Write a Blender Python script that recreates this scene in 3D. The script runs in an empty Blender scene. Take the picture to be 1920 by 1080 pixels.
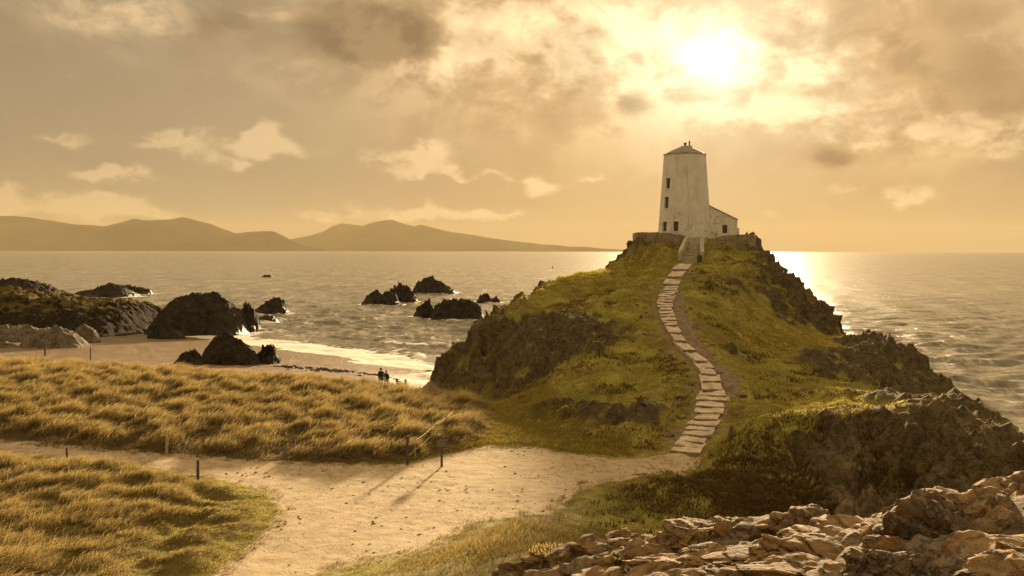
import bpy, bmesh, math, random
import numpy as np
from mathutils import Vector, Matrix
R = math.radians
random.seed(7); RNG = np.random.default_rng(11)
sc = bpy.context.scene
col = sc.collection
# ------------------------------------------------------------------ camera
F = 1800.0; CX = 960.0; HY = 470.0; CAMZ = 14.0     # focal length in photo pixels, horizon row, eye height
cam = bpy.data.cameras.new('Camera'); cam.sensor_width = 36; cam.lens = 36*F/1920
cam.shift_y = -(540-HY)/1920; cam.clip_start = 0.2; cam.clip_end = 120000
camo = bpy.data.objects.new('Camera', cam); col.objects.link(camo)
camo.location = (0, 0, CAMZ); camo.rotation_euler = (R(90), R(-0.13), 0)
sc.camera = camo
# ------------------------------------------------------------------ light
SUN_AZ = math.atan(380/1800); SUN_EL = math.atan(0.2/math.hypot(1, 0.211))
SUN_DIR = Vector((math.sin(SUN_AZ)*math.cos(SUN_EL), math.cos(SUN_AZ)*math.cos(SUN_EL), math.sin(SUN_EL)))
sun = bpy.data.lights.new('Sun', 'SUN'); sun.energy = 5.0; sun.angle = R(3.6); sun.color = (1.0, 0.75, 0.43)
suno = bpy.data.objects.new('Sun', sun); col.objects.link(suno); suno.location = (40, 180, 60)
suno.rotation_euler = SUN_DIR.to_track_quat('Z', 'Y').to_euler()
sc.view_settings.view_transform = 'Standard'; sc.view_settings.look = 'None'
sc.view_settings.gamma = 1; sc.view_settings.use_curve_mapping = False
sc.view_settings.exposure = 1.32
sc.render.engine = 'CYCLES'
sc.cycles.max_bounces = 6; sc.cycles.diffuse_bounces = 3; sc.cycles.volume_bounces = 0
sc.cycles.transparent_max_bounces = 8

# ---- tiny node expression language
class S:
    def __init__(s, nt, sock): s.nt, s.k = nt, sock
    def _m(s, op, b=None, c=None):
        n = s.nt.nodes.new('ShaderNodeMath'); n.operation = op
        for i, v in enumerate((s, b, c)):
            if v is None: continue
            if isinstance(v, S): s.nt.links.new(v.k, n.inputs[i])
            else: n.inputs[i].default_value = v
        return S(s.nt, n.outputs[0])
    def __add__(s, b): return s._m('ADD', b)
    __radd__ = __add__
    def __mul__(s, b): return s._m('MULTIPLY', b)
    __rmul__ = __mul__
    def __sub__(s, b): return s._m('SUBTRACT', b)
    def __rsub__(s, b): return (s*-1.0)+b
    def __truediv__(s, b): return s._m('DIVIDE', b)
    def pow(s, b): return s._m('POWER', b)
    def exp(s): return s._m('EXPONENT')
    def max(s, b): return s._m('MAXIMUM', b)
    def min(s, b): return s._m('MINIMUM', b)
    def atan2(s, b): return s._m('ARCTAN2', b)
    def asin(s): return s._m('ARCSINE')
    def acos(s): return s._m('ARCCOSINE')
    def sstep(s, a, b, lo=0.0, hi=1.0):
        n = s.nt.nodes.new('ShaderNodeMapRange'); n.interpolation_type = 'SMOOTHSTEP'
        s.nt.links.new(s.k, n.inputs[0])
        for i, v in ((1, a), (2, b), (3, lo), (4, hi)): n.inputs[i].default_value = v
        return S(s.nt, n.outputs[0])
def xyz(nt, sock):
    n = nt.nodes.new('ShaderNodeSeparateXYZ'); nt.links.new(sock, n.inputs[0]); return [S(nt, o) for o in n.outputs]
def comb(nt, a, b, c):
    n = nt.nodes.new('ShaderNodeCombineXYZ')
    for i, v in enumerate((a, b, c)):
        if isinstance(v, S): nt.links.new(v.k, n.inputs[i])
        else: n.inputs[i].default_value = v
    return n.outputs[0]
def noise(nt, vec, scale, detail=4, rough=0.5, dist=0.0, color=False):
    n = nt.nodes.new('ShaderNodeTexNoise')
    if vec is not None: nt.links.new(vec, n.inputs['Vector'])
    n.inputs['Scale'].default_value = scale; n.inputs['Detail'].default_value = detail
    n.inputs['Roughness'].default_value = rough; n.inputs['Distortion'].default_value = dist
    return n.outputs['Color'] if color else S(nt, n.outputs[0])
def vmul(nt, vec, v):
    n = nt.nodes.new('ShaderNodeVectorMath'); n.operation = 'MULTIPLY'; nt.links.new(vec, n.inputs[0]); n.inputs[1].default_value = v
    return n.outputs[0]
def mixc(nt, f, a, b, mode='MIX'):
    n = nt.nodes.new('ShaderNodeMix'); n.data_type = 'RGBA'; n.blend_type = mode; n.clamp_factor = True
    for i, v in ((0, f), (6, a), (7, b)):
        if isinstance(v, S): nt.links.new(v.k, n.inputs[i])
        elif isinstance(v, bpy.types.NodeSocket): nt.links.new(v, n.inputs[i])
        elif isinstance(v, (int, float)): n.inputs[i].default_value = v
        else: n.inputs[i].default_value = (*v, 1)
    return n.outputs[2]
# ------------------------------------------------------------------ sky: Nishita warmed by evening cloud
w = bpy.data.worlds.new('World'); sc.world = w; w.use_nodes = True; nt = w.node_tree; nt.nodes.clear()
tc = nt.nodes.new('ShaderNodeTexCoord'); D = tc.outputs['Generated']
x, y, z = xyz(nt, D)
sky = nt.nodes.new('ShaderNodeTexSky'); sky.sky_type = 'NISHITA'; sky.sun_disc = False
sky.sun_elevation = SUN_EL; sky.sun_rotation = SUN_AZ; sky.dust_density = 3.0; sky.air_density = 1.0; sky.ozone_density = 1.0
az = x.atan2(y); el = z.max(-0.999).min(0.999).asin()
dotv = nt.nodes.new('ShaderNodeVectorMath'); dotv.operation = 'DOT_PRODUCT'; nt.links.new(D, dotv.inputs[0]); dotv.inputs[1].default_value = SUN_DIR
ang = S(nt, dotv.outputs['Value']).min(0.99999).acos()
wv = noise(nt, vmul(nt, D, (1, 1, 1.5)), 7.0, 4, 0.58, color=True)
wx, wy, wz = xyz(nt, wv)
wf = noise(nt, vmul(nt, D, (1, 1, 1.6)), 26.0, 5, 0.62, 0.3)
zz = z.max(0.0)+0.10
deck = comb(nt, x/zz, y/zz, 0.0)
fb = noise(nt, deck, 0.9, 5, 0.58, 0.35)
fb2 = noise(nt, deck, 0.42, 4, 0.5, 0.2)
wxs = wx-0.5; wys = wy-0.5
azw = az+(wf-0.5)*(70/F); elw = el+(noise(nt, vmul(nt, D, (1, 1, 1.3)), 34.0, 5, 0.62)-0.5)*(34/F)
def blobs(lst, warp):
    tot = None
    for (px, py, rx, ry, amp) in lst:
        a0 = math.atan((px-CX)/F); e0 = math.atan((HY-py)/F*math.cos(a0))
        du = (azw-a0+wxs*(warp*2/F))*(F/rx); dv = (elw-e0+wys*(warp*1.4/F))*(F/ry)
        g = ((du*du+dv*dv)*-1.0).exp()*amp
        tot = g if tot is None else tot+g
    return tot
bright = blobs([(230, 20, 150, 55, 1), (510, 28, 70, 22, 0.7), (760, 10, 150, 45, 0.7), (900, 90, 90, 70, 1), (730, 130, 200, 26, 0.6), (520, 150, 110, 22, 0.5),
                (500, 278, 115, 29, 1.32), (510, 255, 38, 34, 0.92), (310, 263, 57, 18, 1.15), (240, 326, 54, 18, 1.26), (160, 325, 54, 10, 1.03), (105, 252, 51, 20, 1.15), (140, 180, 35, 78, 0.57),
                (765, 292, 84, 31, 1.15), (800, 268, 35, 34, 0.69), (860, 324, 81, 12, 1.15), (1010, 340, 57, 20, 1.26), (1110, 327, 35, 8, 1.03),
                (15, 388, 38, 26, 1.15), (120, 392, 108, 29, 1.03), (210, 384, 68, 26, 1.15), (300, 392, 61, 18, 0.8), (600, 412, 162, 13, 0.92), (760, 390, 122, 17, 1.03), (900, 390, 94, 13, 1.03),
                (1060, 120, 110, 90, 0.8), (1200, 60, 110, 90, 0.7), (1480, 60, 150, 90, 0.7), (1600, 190, 148, 65, 0.69), (1720, 240, 176, 39, 0.69), (1890, 255, 108, 44, 1.03),
                (1600, 355, 81, 21, 0.8), (1712, 370, 43, 17, 1.03), (1500, 390, 189, 18, 0.46), (1840, 80, 20, 34, 0.7), (1000, 30, 120, 60, 0.5)], 85)
dark = blobs([(660, 60, 125, 60, 1.6), (720, 95, 70, 40, .9), (420, 25, 90, 40, .6), (1190, 205, 38, 26, 1.2), (1570, 292, 55, 22, 1.2), (1665, 85, 30, 20, .8), (1850, 130, 80, 70, .6), (1640, 165, 70, 26, .5),
              (1100, 95, 40, 40, .5), (30, 60, 70, 70, .5), (420, 60, 70, 50, .35), (1820, 20, 120, 40, .4), (150, 300, 300, 30, .25), (1450, 180, 90, 20, .45), (1330, 215, 70, 14, .5)], 60)
wl_ = noise(nt, vmul(nt, D, (1, 1, 1.35)), 8.5, 6, 0.60, 0.55)
wl2 = noise(nt, comb(nt, x+3.1, y-1.7, z*1.5), 15.0, 6, 0.62, 0.5)
bank = blobs([(1400, 90, 520, 170, 1.0), (1000, 110, 260, 110, .6), (1750, 210, 300, 90, .7), (230, 10, 260, 70, .7), (750, 60, 320, 110, .8)], 40).min(1.0)
cl = (bright*(wf*3.0-0.60)).sstep(0.38, 1.15)
clb = ((wl_*0.65+wl2*0.45).sstep(0.51, 0.63))*bank
dkb = ((1.0-(wl_*0.5+wl2*0.6)).sstep(0.46, 0.60))*bank
dk = (dark*(wl2*2.4-0.35)).sstep(0.10, 1.1)+dkb*0.5
deckc = (fb+fb2*0.6).sstep(0.72, 1.05)*el.sstep(0.06, 0.30)
lum = nt.nodes.new('ShaderNodeRGBToBW'); nt.links.new(sky.outputs[0], lum.inputs[0]); L = S(nt, lum.outputs[0])
glow = (ang*(-1/0.38)).exp()
core = (ang*ang*(-1/(0.030**2))).exp(); mid = (ang*ang*(-1/(0.15**2))).exp(); halo = (ang*(-1/0.055)).exp()
base = (0.78+glow*1.18)*el.sstep(0.22, 1.25, 1.0, 3.9)*(0.90+0.02*L.min(10.0))*(0.94+0.25*(fb2-0.5))     # veiled evening sky, levelled on the Nishita luminance
hue = glow.sstep(0.18, 0.62)
tint = mixc(nt, hue, (1.36, 1.0, 0.55), (1.62, 1.0, 0.41))
ctint = mixc(nt, mid.sstep(0.1, 0.8), (1.50, 1.05, 0.54), (1.28, 1.02, 0.57))
tint2 = mixc(nt, (cl*0.8+clb*0.6+deckc*0.4+mid*0.5).min(1.0), tint, ctint)
val = (base*(1.0+cl*0.70+clb*0.62+deckc*0.22)+mid*0.75*(0.4+clb*1.1))*(1.0-(dk*0.55).min(0.62))
sunv = core*3.2+halo*2.5*(1.0-(dk*0.35).min(0.5))
tint2 = mixc(nt, (dk*0.7).min(0.8), tint2, mixc(nt, 1.0, tint2, (1.08, 0.95, 0.78), 'MULTIPLY'))
fin = mixc(nt, 1.0, tint2, comb(nt, val, val, val), 'MULTIPLY')
fin = mixc(nt, 1.0, fin, mixc(nt, 1.0, (1.16, 1.02, 0.78), comb(nt, sunv, sunv, sunv), 'MULTIPLY'), 'ADD')
skyw = mixc(nt, 0.97, mixc(nt, 1.0, sky.outputs[0], (4.0, 4.0, 4.0), 'DARKEN'), fin)
bgn = nt.nodes.new('ShaderNodeBackground'); bgn.inputs['Strength'].default_value = 0.10
nt.links.new(skyw, bgn.inputs['Color'])
wo = nt.nodes.new('ShaderNodeOutputWorld'); nt.links.new(bgn.outputs[0], wo.inputs[0])
w.cycles.sampling_method = 'MANUAL'; w.cycles.sample_map_resolution = 1024

# ------------------------------------------------------------------ numpy noise
_P = np.random.default_rng(5).permutation(512).astype(np.int64); _P = np.concatenate([_P, _P, _P])
_G = np.random.default_rng(6).normal(size=(512, 3)); _G /= np.linalg.norm(_G, axis=1)[:, None]
def perlin(X, Y, Z=0.0):
    X, Y, Z = np.broadcast_arrays(np.asarray(X, float), np.asarray(Y, float), np.asarray(Z, float))
    xi, yi, zi = np.floor(X).astype(np.int64), np.floor(Y).astype(np.int64), np.floor(Z).astype(np.int64)
    xf, yf, zf = X-xi, Y-yi, Z-zi
    u, v, s = [t*t*t*(t*(t*6-15)+10) for t in (xf, yf, zf)]
    xi &= 511; yi &= 511; zi &= 511
    out = 0
    for dx in (0, 1):
        for dy in (0, 1):
            for dz in (0, 1):
                g = _G[_P[_P[_P[xi+dx]+yi+dy]+zi+dz]]
                n = g[..., 0]*(xf-dx)+g[..., 1]*(yf-dy)+g[..., 2]*(zf-dz)
                out = out+n*(u if dx else 1-u)*(v if dy else 1-v)*(s if dz else 1-s)
    return out
def fbm(X, Y, Z=0.0, o=4, lac=2.03, g=0.5, ridge=False):
    a, f, t = 1.0, 1.0, 0
    for i in range(o):
        n = perlin(np.asarray(X)*f+i*17.3, np.asarray(Y)*f+i*9.1, np.asarray(Z)*f+i*4.7)
        t = t+a*((1-2*np.abs(n))*0.5 if ridge else n); a *= g; f *= lac
    return t
def worley(X, Y, Z):
    X, Y, Z = np.broadcast_arrays(np.asarray(X, float), np.asarray(Y, float), np.asarray(Z, float))
    xi, yi, zi = np.floor(X).astype(np.int64), np.floor(Y).astype(np.int64), np.floor(Z).astype(np.int64)
    f1 = np.full(X.shape, 9.0); f2 = np.full(X.shape, 9.0); cid = np.zeros(X.shape)
    for dx in (-1, 0, 1):
        for dy in (-1, 0, 1):
            for dz in (-1, 0, 1):
                h = _P[_P[_P[(xi+dx) & 511]+((yi+dy) & 511)]+((zi+dz) & 511)]
                g = _G[h]
                d = (X-xi-dx-.5-g[..., 0]*.5)**2+(Y-yi-dy-.5-g[..., 1]*.5)**2+(Z-zi-dz-.5-g[..., 2]*.5)**2
                m = d < f1; f2 = np.where(m, f1, np.minimum(f2, d)); cid = np.where(m, h/511., cid); f1 = np.where(m, d, f1)
    return np.sqrt(f1), np.sqrt(f2)-np.sqrt(f1), cid
def crag(X, Y, Z, sc_, aniso=1.0):
    """fractured rock: blocks at random offsets, grooves between them"""
    wx_ = X*sc_+fbm(X*sc_*.7, Y*sc_*.7, Z*sc_*.7, 2)*.6; wy_ = Y*sc_+fbm(X*sc_*.7+7, Y*sc_*.7, Z*sc_*.7, 2)*.6
    f, e, c_ = worley(wx_, wy_, Z*sc_*aniso); return (c_-.5)*1.0-(1-sm(0, .22, e))*.55-f*.35
def sm(a, b, x): t = np.clip((x-a)/(b-a), 0, 1); return t*t*(3-2*t)
def poly_sdf(X, Y, pts):
    P = np.array(pts); sh = X.shape; X = X.ravel(); Y = Y.ravel(); d = np.full(X.shape, 1e9); ins = np.zeros(X.shape, bool)
    for i in range(len(P)):
        a, b = P[i], P[(i+1) % len(P)]; e = b-a
        t = np.clip(((X-a[0])*e[0]+(Y-a[1])*e[1])/max(e@e, 1e-9), 0, 1)
        d = np.minimum(d, np.hypot(X-a[0]-t*e[0], Y-a[1]-t*e[1]))
        c = ((a[1] > Y) != (b[1] > Y)) & (X < (b[0]-a[0])*(Y-a[1])/(b[1]-a[1]+1e-12)+a[0]); ins ^= c
    return np.where(ins, -d, d).reshape(sh)
def line_dist(X, Y, pts):
    d = np.full(X.shape, 1e9)
    for a, b in zip(pts[:-1], pts[1:]):
        a = np.array(a[:2]); b = np.array(b[:2]); e = b-a
        t = np.clip(((X-a[0])*e[0]+(Y-a[1])*e[1])/(e@e), 0, 1); d = np.minimum(d, np.hypot(X-a[0]-t*e[0], Y-a[1]-t*e[1]))
    return d
# place finding: photograph bearing + a distance (d) or an elevation (z) -> world point
def at(px, py, d=None, z=None):
    if d is None: d = (CAMZ-z)*F/(py-HY)
    return ((px-CX)/F*d, d, CAMZ-(py-HY)/F*d)
# ------------------------------------------------------------------ object helpers
def mesh_np(name, V, faces, mat=None, parent=None, smooth=True, attrs=None):
    me = bpy.data.meshes.new(name); V = np.asarray(V, np.float32)
    if isinstance(faces, np.ndarray):
        n, k = faces.shape
        me.vertices.add(len(V)); me.vertices.foreach_set('co', V.ravel())
        me.loops.add(n*k); me.loops.foreach_set('vertex_index', faces.astype(np.int32).ravel())
        me.polygons.add(n); me.polygons.foreach_set('loop_start', np.arange(0, n*k, k, dtype=np.int32))
        me.update(calc_edges=True)
    else: me.from_pydata([tuple(map(float, v)) for v in V], [], faces); me.update()
    me.polygons.foreach_set('use_smooth', np.full(len(me.polygons), smooth))
    for k_, a in (attrs or {}).items():
        at_ = me.attributes.new(k_, 'FLOAT', 'POINT'); at_.data.foreach_set('value', np.asarray(a, np.float32).ravel())
    o = bpy.data.objects.new(name, me); col.objects.link(o)
    if mat: me.materials.append(mat)
    if parent: o.parent = parent
    return o
def obj_bm(name, bm, mat=None, parent=None, smooth=False):
    me = bpy.data.meshes.new(name); bm.normal_update(); bm.to_mesh(me); bm.free()
    for p in me.polygons: p.use_smooth = smooth
    o = bpy.data.objects.new(name, me); col.objects.link(o)
    if mat: me.materials.append(mat)
    if parent: o.parent = parent
    return o
def empty(name, loc): o = bpy.data.objects.new(name, None); col.objects.link(o); o.location = loc; o.empty_display_size = .2; return o
def tag(o, label=None, cat=None, group=None, kind=None):
    if label: o['label'] = label
    if cat: o['category'] = cat
    if group: o['group'] = group
    if kind: o['kind'] = kind
    return o
def box(bm, c, s, rz=0.0, bev=0.0):
    r = bmesh.ops.create_cube(bm, size=1.0); vs = r['verts']
    bmesh.ops.scale(bm, vec=s, verts=vs)
    if bev:
        es = list({e for v in vs for e in v.link_edges})
        q = bmesh.ops.bevel(bm, geom=es, offset=bev, segments=1, affect='EDGES', profile=.5); vs = list({v for f in q['faces'] for v in f.verts} | {v for v in vs if v.is_valid})
    if rz: bmesh.ops.rotate(bm, verts=vs, cent=(0, 0, 0), matrix=Matrix.Rotation(rz, 3, 'Z'))
    bmesh.ops.translate(bm, vec=c, verts=vs); return vs
def tube(bm, a, b, r0, r1, seg=8):
    a, b = Vector(a), Vector(b); q = (b-a).to_track_quat('Z', 'Y')
    ra = [bm.verts.new(a+q @ Vector((math.cos(t)*r0, math.sin(t)*r0, 0))) for t in [i*2*math.pi/seg for i in range(seg)]]
    rb = [bm.verts.new(b+q @ Vector((math.cos(t)*r1, math.sin(t)*r1, 0))) for t in [i*2*math.pi/seg for i in range(seg)]]
    for i in range(seg): bm.faces.new((ra[i], ra[(i+1) % seg], rb[(i+1) % seg], rb[i]))
    bm.faces.new(ra[::-1]); bm.faces.new(rb)
# ------------------------------------------------------------------ materials
def newmat(name):
    m = bpy.data.materials.new(name); m.use_nodes = True; nt = m.node_tree; nt.nodes.clear()
    out = nt.nodes.new('ShaderNodeOutputMaterial'); b = nt.nodes.new('ShaderNodeBsdfPrincipled'); nt.links.new(b.outputs[0], out.inputs[0])
    tcn = nt.nodes.new('ShaderNodeTexCoord'); g = nt.nodes.new('ShaderNodeNewGeometry')
    return m, nt, b, out, tcn.outputs['Object'], g
def bump(nt, b, h, strength=0.5, dist=0.1):
    n = nt.nodes.new('ShaderNodeBump'); n.inputs['Strength'].default_value = strength; n.inputs['Distance'].default_value = dist
    nt.links.new(h.k, n.inputs['Height']); nt.links.new(n.outputs[0], b.inputs['Normal'])
def attr(nt, name): n = nt.nodes.new('ShaderNodeAttribute'); n.attribute_name = name; return S(nt, n.outputs['Fac'])
def simple(name, c, rough=0.8, var=0.15, scale=6.0, bs=0.2, bd=0.02, metal=0.0):
    m, nt, b, out, oc, g = newmat(name)
    n = noise(nt, oc, scale, 5, 0.6)
    c1 = tuple(v*(1-var*1.6) for v in c); c2 = tuple(min(1, v*(1+var)) for v in c)
    nt.links.new(mixc(nt, n.sstep(0.3, 0.7), c1, c2), b.inputs['Base Color']); b.inputs['Roughness'].default_value = rough; b.inputs['Metallic'].default_value = metal
    if bs: bump(nt, b, noise(nt, oc, scale*6, 3, 0.6), bs, bd)
    return m
def rock_mat(name, ca, cb, lichen=0.0, pale=0.0, wet=False, scale=1.0, bd=0.15):
    m, nt, b, out, oc, g = newmat(name); P = g.outputs['Position']
    n1 = noise(nt, P, 0.9*scale, 6, 0.6, 0.4); n2 = noise(nt, P, 5.0*scale, 5, 0.65)
    c = mixc(nt, (n1*0.6+n2*0.4).sstep(0.36, 0.66), ca, cb)
    c = mixc(nt, noise(nt, P, 14*scale, 3, 0.6).sstep(0.5, 0.75)*0.45, c, tuple(v*0.45 for v in ca))
    if pale: c = mixc(nt, noise(nt, P, 4.2*scale, 6, 0.7, 0.6).sstep(0.56, 0.64)*pale, c, (0.56, 0.47, 0.32))
    if lichen: c = mixc(nt, noise(nt, P, 2.4*scale, 6, 0.68, 0.5).sstep(0.50, 0.60)*lichen, c, (0.44, 0.21, 0.03))
    RC = c; b.inputs['Roughness'].default_value = 0.85
    if wet:
        px_, py_, pz_ = xyz(nt, P); nt.links.new(pz_.sstep(0.3, 2.2, 0.42, 0.85).k, b.inputs['Roughness']); b.inputs['Specular IOR Level'].default_value = .25
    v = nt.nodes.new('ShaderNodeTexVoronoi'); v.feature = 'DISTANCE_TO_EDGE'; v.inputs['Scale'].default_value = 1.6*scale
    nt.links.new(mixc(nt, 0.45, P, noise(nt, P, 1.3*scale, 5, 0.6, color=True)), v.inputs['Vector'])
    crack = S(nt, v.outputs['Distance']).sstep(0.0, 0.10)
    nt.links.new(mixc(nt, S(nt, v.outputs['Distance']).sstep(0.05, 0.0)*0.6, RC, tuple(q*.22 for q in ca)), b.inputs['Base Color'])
    bump(nt, b, crack*0.5+n2*0.9+noise(nt, P, 22*scale, 4, 0.6)*0.35, 0.9, bd)
    return m
M = {}
M['wash'] = None
def wash_mat():
    m, nt, b, out, oc, g = newmat('whitewash'); P = g.outputs['Position']
    n = noise(nt, P, 0.7, 6, 0.65, 0.3); px_, py_, pz_ = xyz(nt, P)
    st = noise(nt, vmul(nt, P, (2.2, 2.2, 0.22)), 1.0, 5, 0.65)
    c = mixc(nt, n.sstep(0.35, 0.7), (0.72, 0.70, 0.66), (0.83, 0.82, 0.79))
    c = mixc(nt, st.sstep(0.50, 0.72)*0.6, c, (0.56, 0.47, 0.32))
    low = pz_.sstep(20.6, 17.0)
    c = mixc(nt, (noise(nt, P, 1.9, 6, 0.7, 0.5).sstep(0.54, 0.64)*low)*0.75, c, (0.36, 0.31, 0.23))
    nt.links.new(c, b.inputs['Base Color']); b.inputs['Roughness'].default_value = 0.75
    bump(nt, b, noise(nt, P, 3.0, 6, 0.65), 0.8, 0.09); return m
M['wash'] = wash_mat()
M['roof'] = simple('roof_lead', (0.30, 0.27, 0.22), 0.7, 0.2, 2.0)
M['dark'] = simple('chimney_clay', (0.10, 0.07, 0.05), 0.8)
M['shutter'] = simple('window_boarding', (0.07, 0.075, 0.06), 0.6, 0.2, 5)
M['frame'] = simple('window_frame', (0.16, 0.14, 0.11), 0.6)
M['masonry'] = rock_mat('rubble_masonry', (0.26, 0.20, 0.13), (0.46, 0.37, 0.25), 0.15, 0.3, scale=1.6, bd=0.1)
M['render'] = rock_mat('old_limewash', (0.44, 0.39, 0.30), (0.62, 0.57, 0.47), 0.0, 0.3, scale=1.2, bd=0.05)
M['slate_shade'] = rock_mat('shaded_slate_edge', (0.19, 0.145, 0.10), (0.32, 0.255, 0.18), scale=2.0, bd=0.04)  # slate riser edges, with the shade of the riser face in the colour
M['tread'] = simple('worn_step', (0.64, 0.52, 0.375), 0.9, 0.22, 1.4, 0.5, 0.03)
M['searock'] = rock_mat('sea_rock', (0.024, 0.018, 0.011), (0.090, 0.068, 0.038), wet=True, scale=0.8, bd=0.7)
M['palerock'] = rock_mat('pale_shore_rock', (0.09, 0.07, 0.045), (0.24, 0.195, 0.13), 0.1, 0.3, scale=0.8, bd=0.2)
M['wood'] = simple('weathered_wood', (0.11, 0.08, 0.05), 0.85, 0.25, 9)
M['palewood'] = simple('bleached_wood', (0.42, 0.33, 0.22), 0.85, 0.2, 9)
M['rope'] = simple('pale_rope', (0.55, 0.46, 0.32), 0.9, 0.1, 20)
M['sign'] = simple('dark_sign', (0.07, 0.065, 0.05), 0.6, 0.1, 9)
M['cloth'] = simple('dark_coat', (0.025, 0.022, 0.022), 0.9, 0.2, 12)
M['cloth2'] = simple('dark_trousers', (0.03, 0.03, 0.032), 0.9, 0.2, 12)
M['skin'] = simple('skin', (0.45, 0.28, 0.20), 0.6, 0.05, 12, 0)
M['hair'] = simple('dark_hair', (0.03, 0.02, 0.015), 0.7, 0.2, 20)
M['fair'] = simple('fair_hair', (0.45, 0.33, 0.2), 0.7, 0.2, 20)
M['dog'] = simple('white_fur', (0.72, 0.68, 0.6), 0.9, 0.1, 20)
M['buoy'] = simple('buoy_paint', (0.05, 0.06, 0.05), 0.5)
M['pebble'] = simple('pebble', (0.20, 0.145, 0.085), .85, .4, 1.5, 0)
M['weed'] = simple('seaweed', (0.035, 0.024, 0.012), 0.6, 0.4, 6, 0.6, 0.05)

# ------------------------------------------------------------------ terrain control points
C = []
def c(px, py, d=None, z=None): C.append(at(px, py, d, z))
STAIR = [(1283, 850, 55.2), (1300, 822, 57.6), (1316, 797, 59.8), (1329, 775, 61.8), (1338, 745, 64.8), (1333, 715, 68), (1329, 695, 70.4), (1316, 678, 72.7), (1293, 658, 75.2), (1276, 640, 77.6), (1260, 612, 81.8), (1250, 586, 86.4), (1246, 566, 90), (1255, 545, 94.5), (1261, 525, 99), (1284, 493, 106.5)]
STW = [at(*p) for p in STAIR]
for p in STW:
    C.append(p); C.append((p[0]-1.2, p[1], p[2])); C.append((p[0]+1.2, p[1], p[2]))
# left flank of the hill, foot line first
for p in [(840, 735, 1.1), (900, 748, 1.4), (960, 752, 1.8), (1010, 802, 2.3), (1050, 832, 2.35), (1150, 842, 2.3), (1235, 850, 2.25)]: c(p[0], p[1], z=p[2])
for p in [(1180, 790, 61), (1190, 765, 63.5), (1060, 795, 63), (1080, 740, 68.5), (1200, 720, 70), (1100, 680, 76), (1230, 660, 76.5), (1000, 690, 81), (1100, 622, 84), (1130, 650, 80), (1060, 640, 82.5),
          (1180, 600, 86), (950, 705, 83), (900, 690, 88), (930, 620, 93), (868, 660, 91.5), (898, 617, 96), (958, 577, 101), (1050, 560, 98), (1140, 540, 102), (1060, 530, 108), (1130, 508, 112),
          (1190, 500, 110), (1215, 530, 100.5), (1010, 552, 105), (1000, 620, 91)]: c(*p)
C += [(-8, 97, -.6), (-7, 105, -1.5), (-2.5, 108, -.8), (1, 116, -1.5), (6, 123, -1.5), (10, 130, -1.5), (-12, 100, .2)]
# tower knoll
for p in [(1166, 498, 111.5), (1184, 470, 112.5), (1203, 456, 112.6), (1240, 474, 109.5), (1250, 462, 110.6), (1220, 464, 111), (1275, 492, 107), (1300, 488, 107.5), (1360, 474, 109), (1385, 470, 110.3), (1405, 470, 110.8), (1340, 492, 105), (1415, 470, 111.5)]: c(*p)
C += [(x_, y_, 15.45) for x_, y_ in [(16, 114.5), (18, 113), (21, 112.6), (24.5, 112.4), (27.6, 113.5), (27.8, 117), (26.5, 121), (22, 122.5), (17.5, 121), (15.8, 118), (20.8, 116), (24, 116)]]
C += [(12.3, 120, 8), (13, 126, 4), (11, 126, -1), (16, 130, 2), (22, 130, 5), (28, 127, 5), (32, 122, 4), (14, 138, -2), (24, 138, -2), (34, 132, -2)]
# right flank
for p in [(1422, 472, 112), (1458, 505, 110), (1490, 540, 108), (1530, 575, 105.5), (1560, 600, 103), (1575, 628, 100), (1400, 520, 102), (1340, 530, 97), (1480, 590, 97), (1400, 590, 91), (1330, 600, 85), (1520, 626, 95),
          (1430, 640, 86), (1560, 634, 93), (1500, 672, 82), (1400, 680, 78), (1385, 740, 66.5), (1450, 720, 71), (1690, 652, 86), (1600, 655, 87), (1640, 702, 80), (1732, 692, 83), (1785, 745, 78), (1650, 645, 89),
          (1560, 740, 67), (1630, 780, 59), (1500, 768, 62.5), (1700, 762, 62), (1800, 765, 58.5), (1870, 822, 51.5), (1925, 866, 46), (1970, 900, 44), (1835, 795, 54), (1600, 805, 51.5), (1700, 800, 52), (1500, 795, 53.5), (1400, 800, 55), (1780, 800, 51),
          (1600, 900, 48.8), (1600, 985, 47), (1700, 900, 48.5), (1720, 985, 46), (1800, 890, 46.5), (1850, 960, 44), (1450, 850, 52), (1470, 905, 49.5), (1480, 970, 46), (1400, 900, 49), (1350, 850, 53), (1300, 880, 53), (1400, 965, 45), (1550, 860, 50.5)]: c(*p)
C += [(37, 112, -1), (38, 104, -1.5), (39, 97, -1.5), (40, 90, -1), (40, 83, -1.2), (40, 75, -1.2), (39, 66, -1.2), (37, 57, -1.2), (34, 50, -1), (30, 43, -.8), (26, 40, -.6), (20, 40.5, 0), (44, 45, -2), (50, 70, -2), (50, 100, -2)]
# sand junction and low ground
for p in [(1100, 925, 2.3), (1200, 895, 2.3), (1250, 950, 2.0), (1150, 980, 2.1), (1000, 900, 2.3), (900, 870, 2.35), (800, 900, 2.35), (700, 950, 2.35), (600, 1000, 2.4), (500, 1060, 2.4), (900, 960, 2.35), (600, 900, 2.35), (400, 880, 2.4), (200, 858, 2.4),
          (0, 840, 2.4), (-200, 825, 2.4), (850, 1000, 2.5), (200, 960, 2.6), (0, 1000, 2.6), (300, 1060, 2.5), (0, 900, 2.6), (-200, 950, 2.6), (0, 1100, 2.6), (700, 1070, 2.6)]: c(p[0], p[1], z=p[2])
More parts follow.
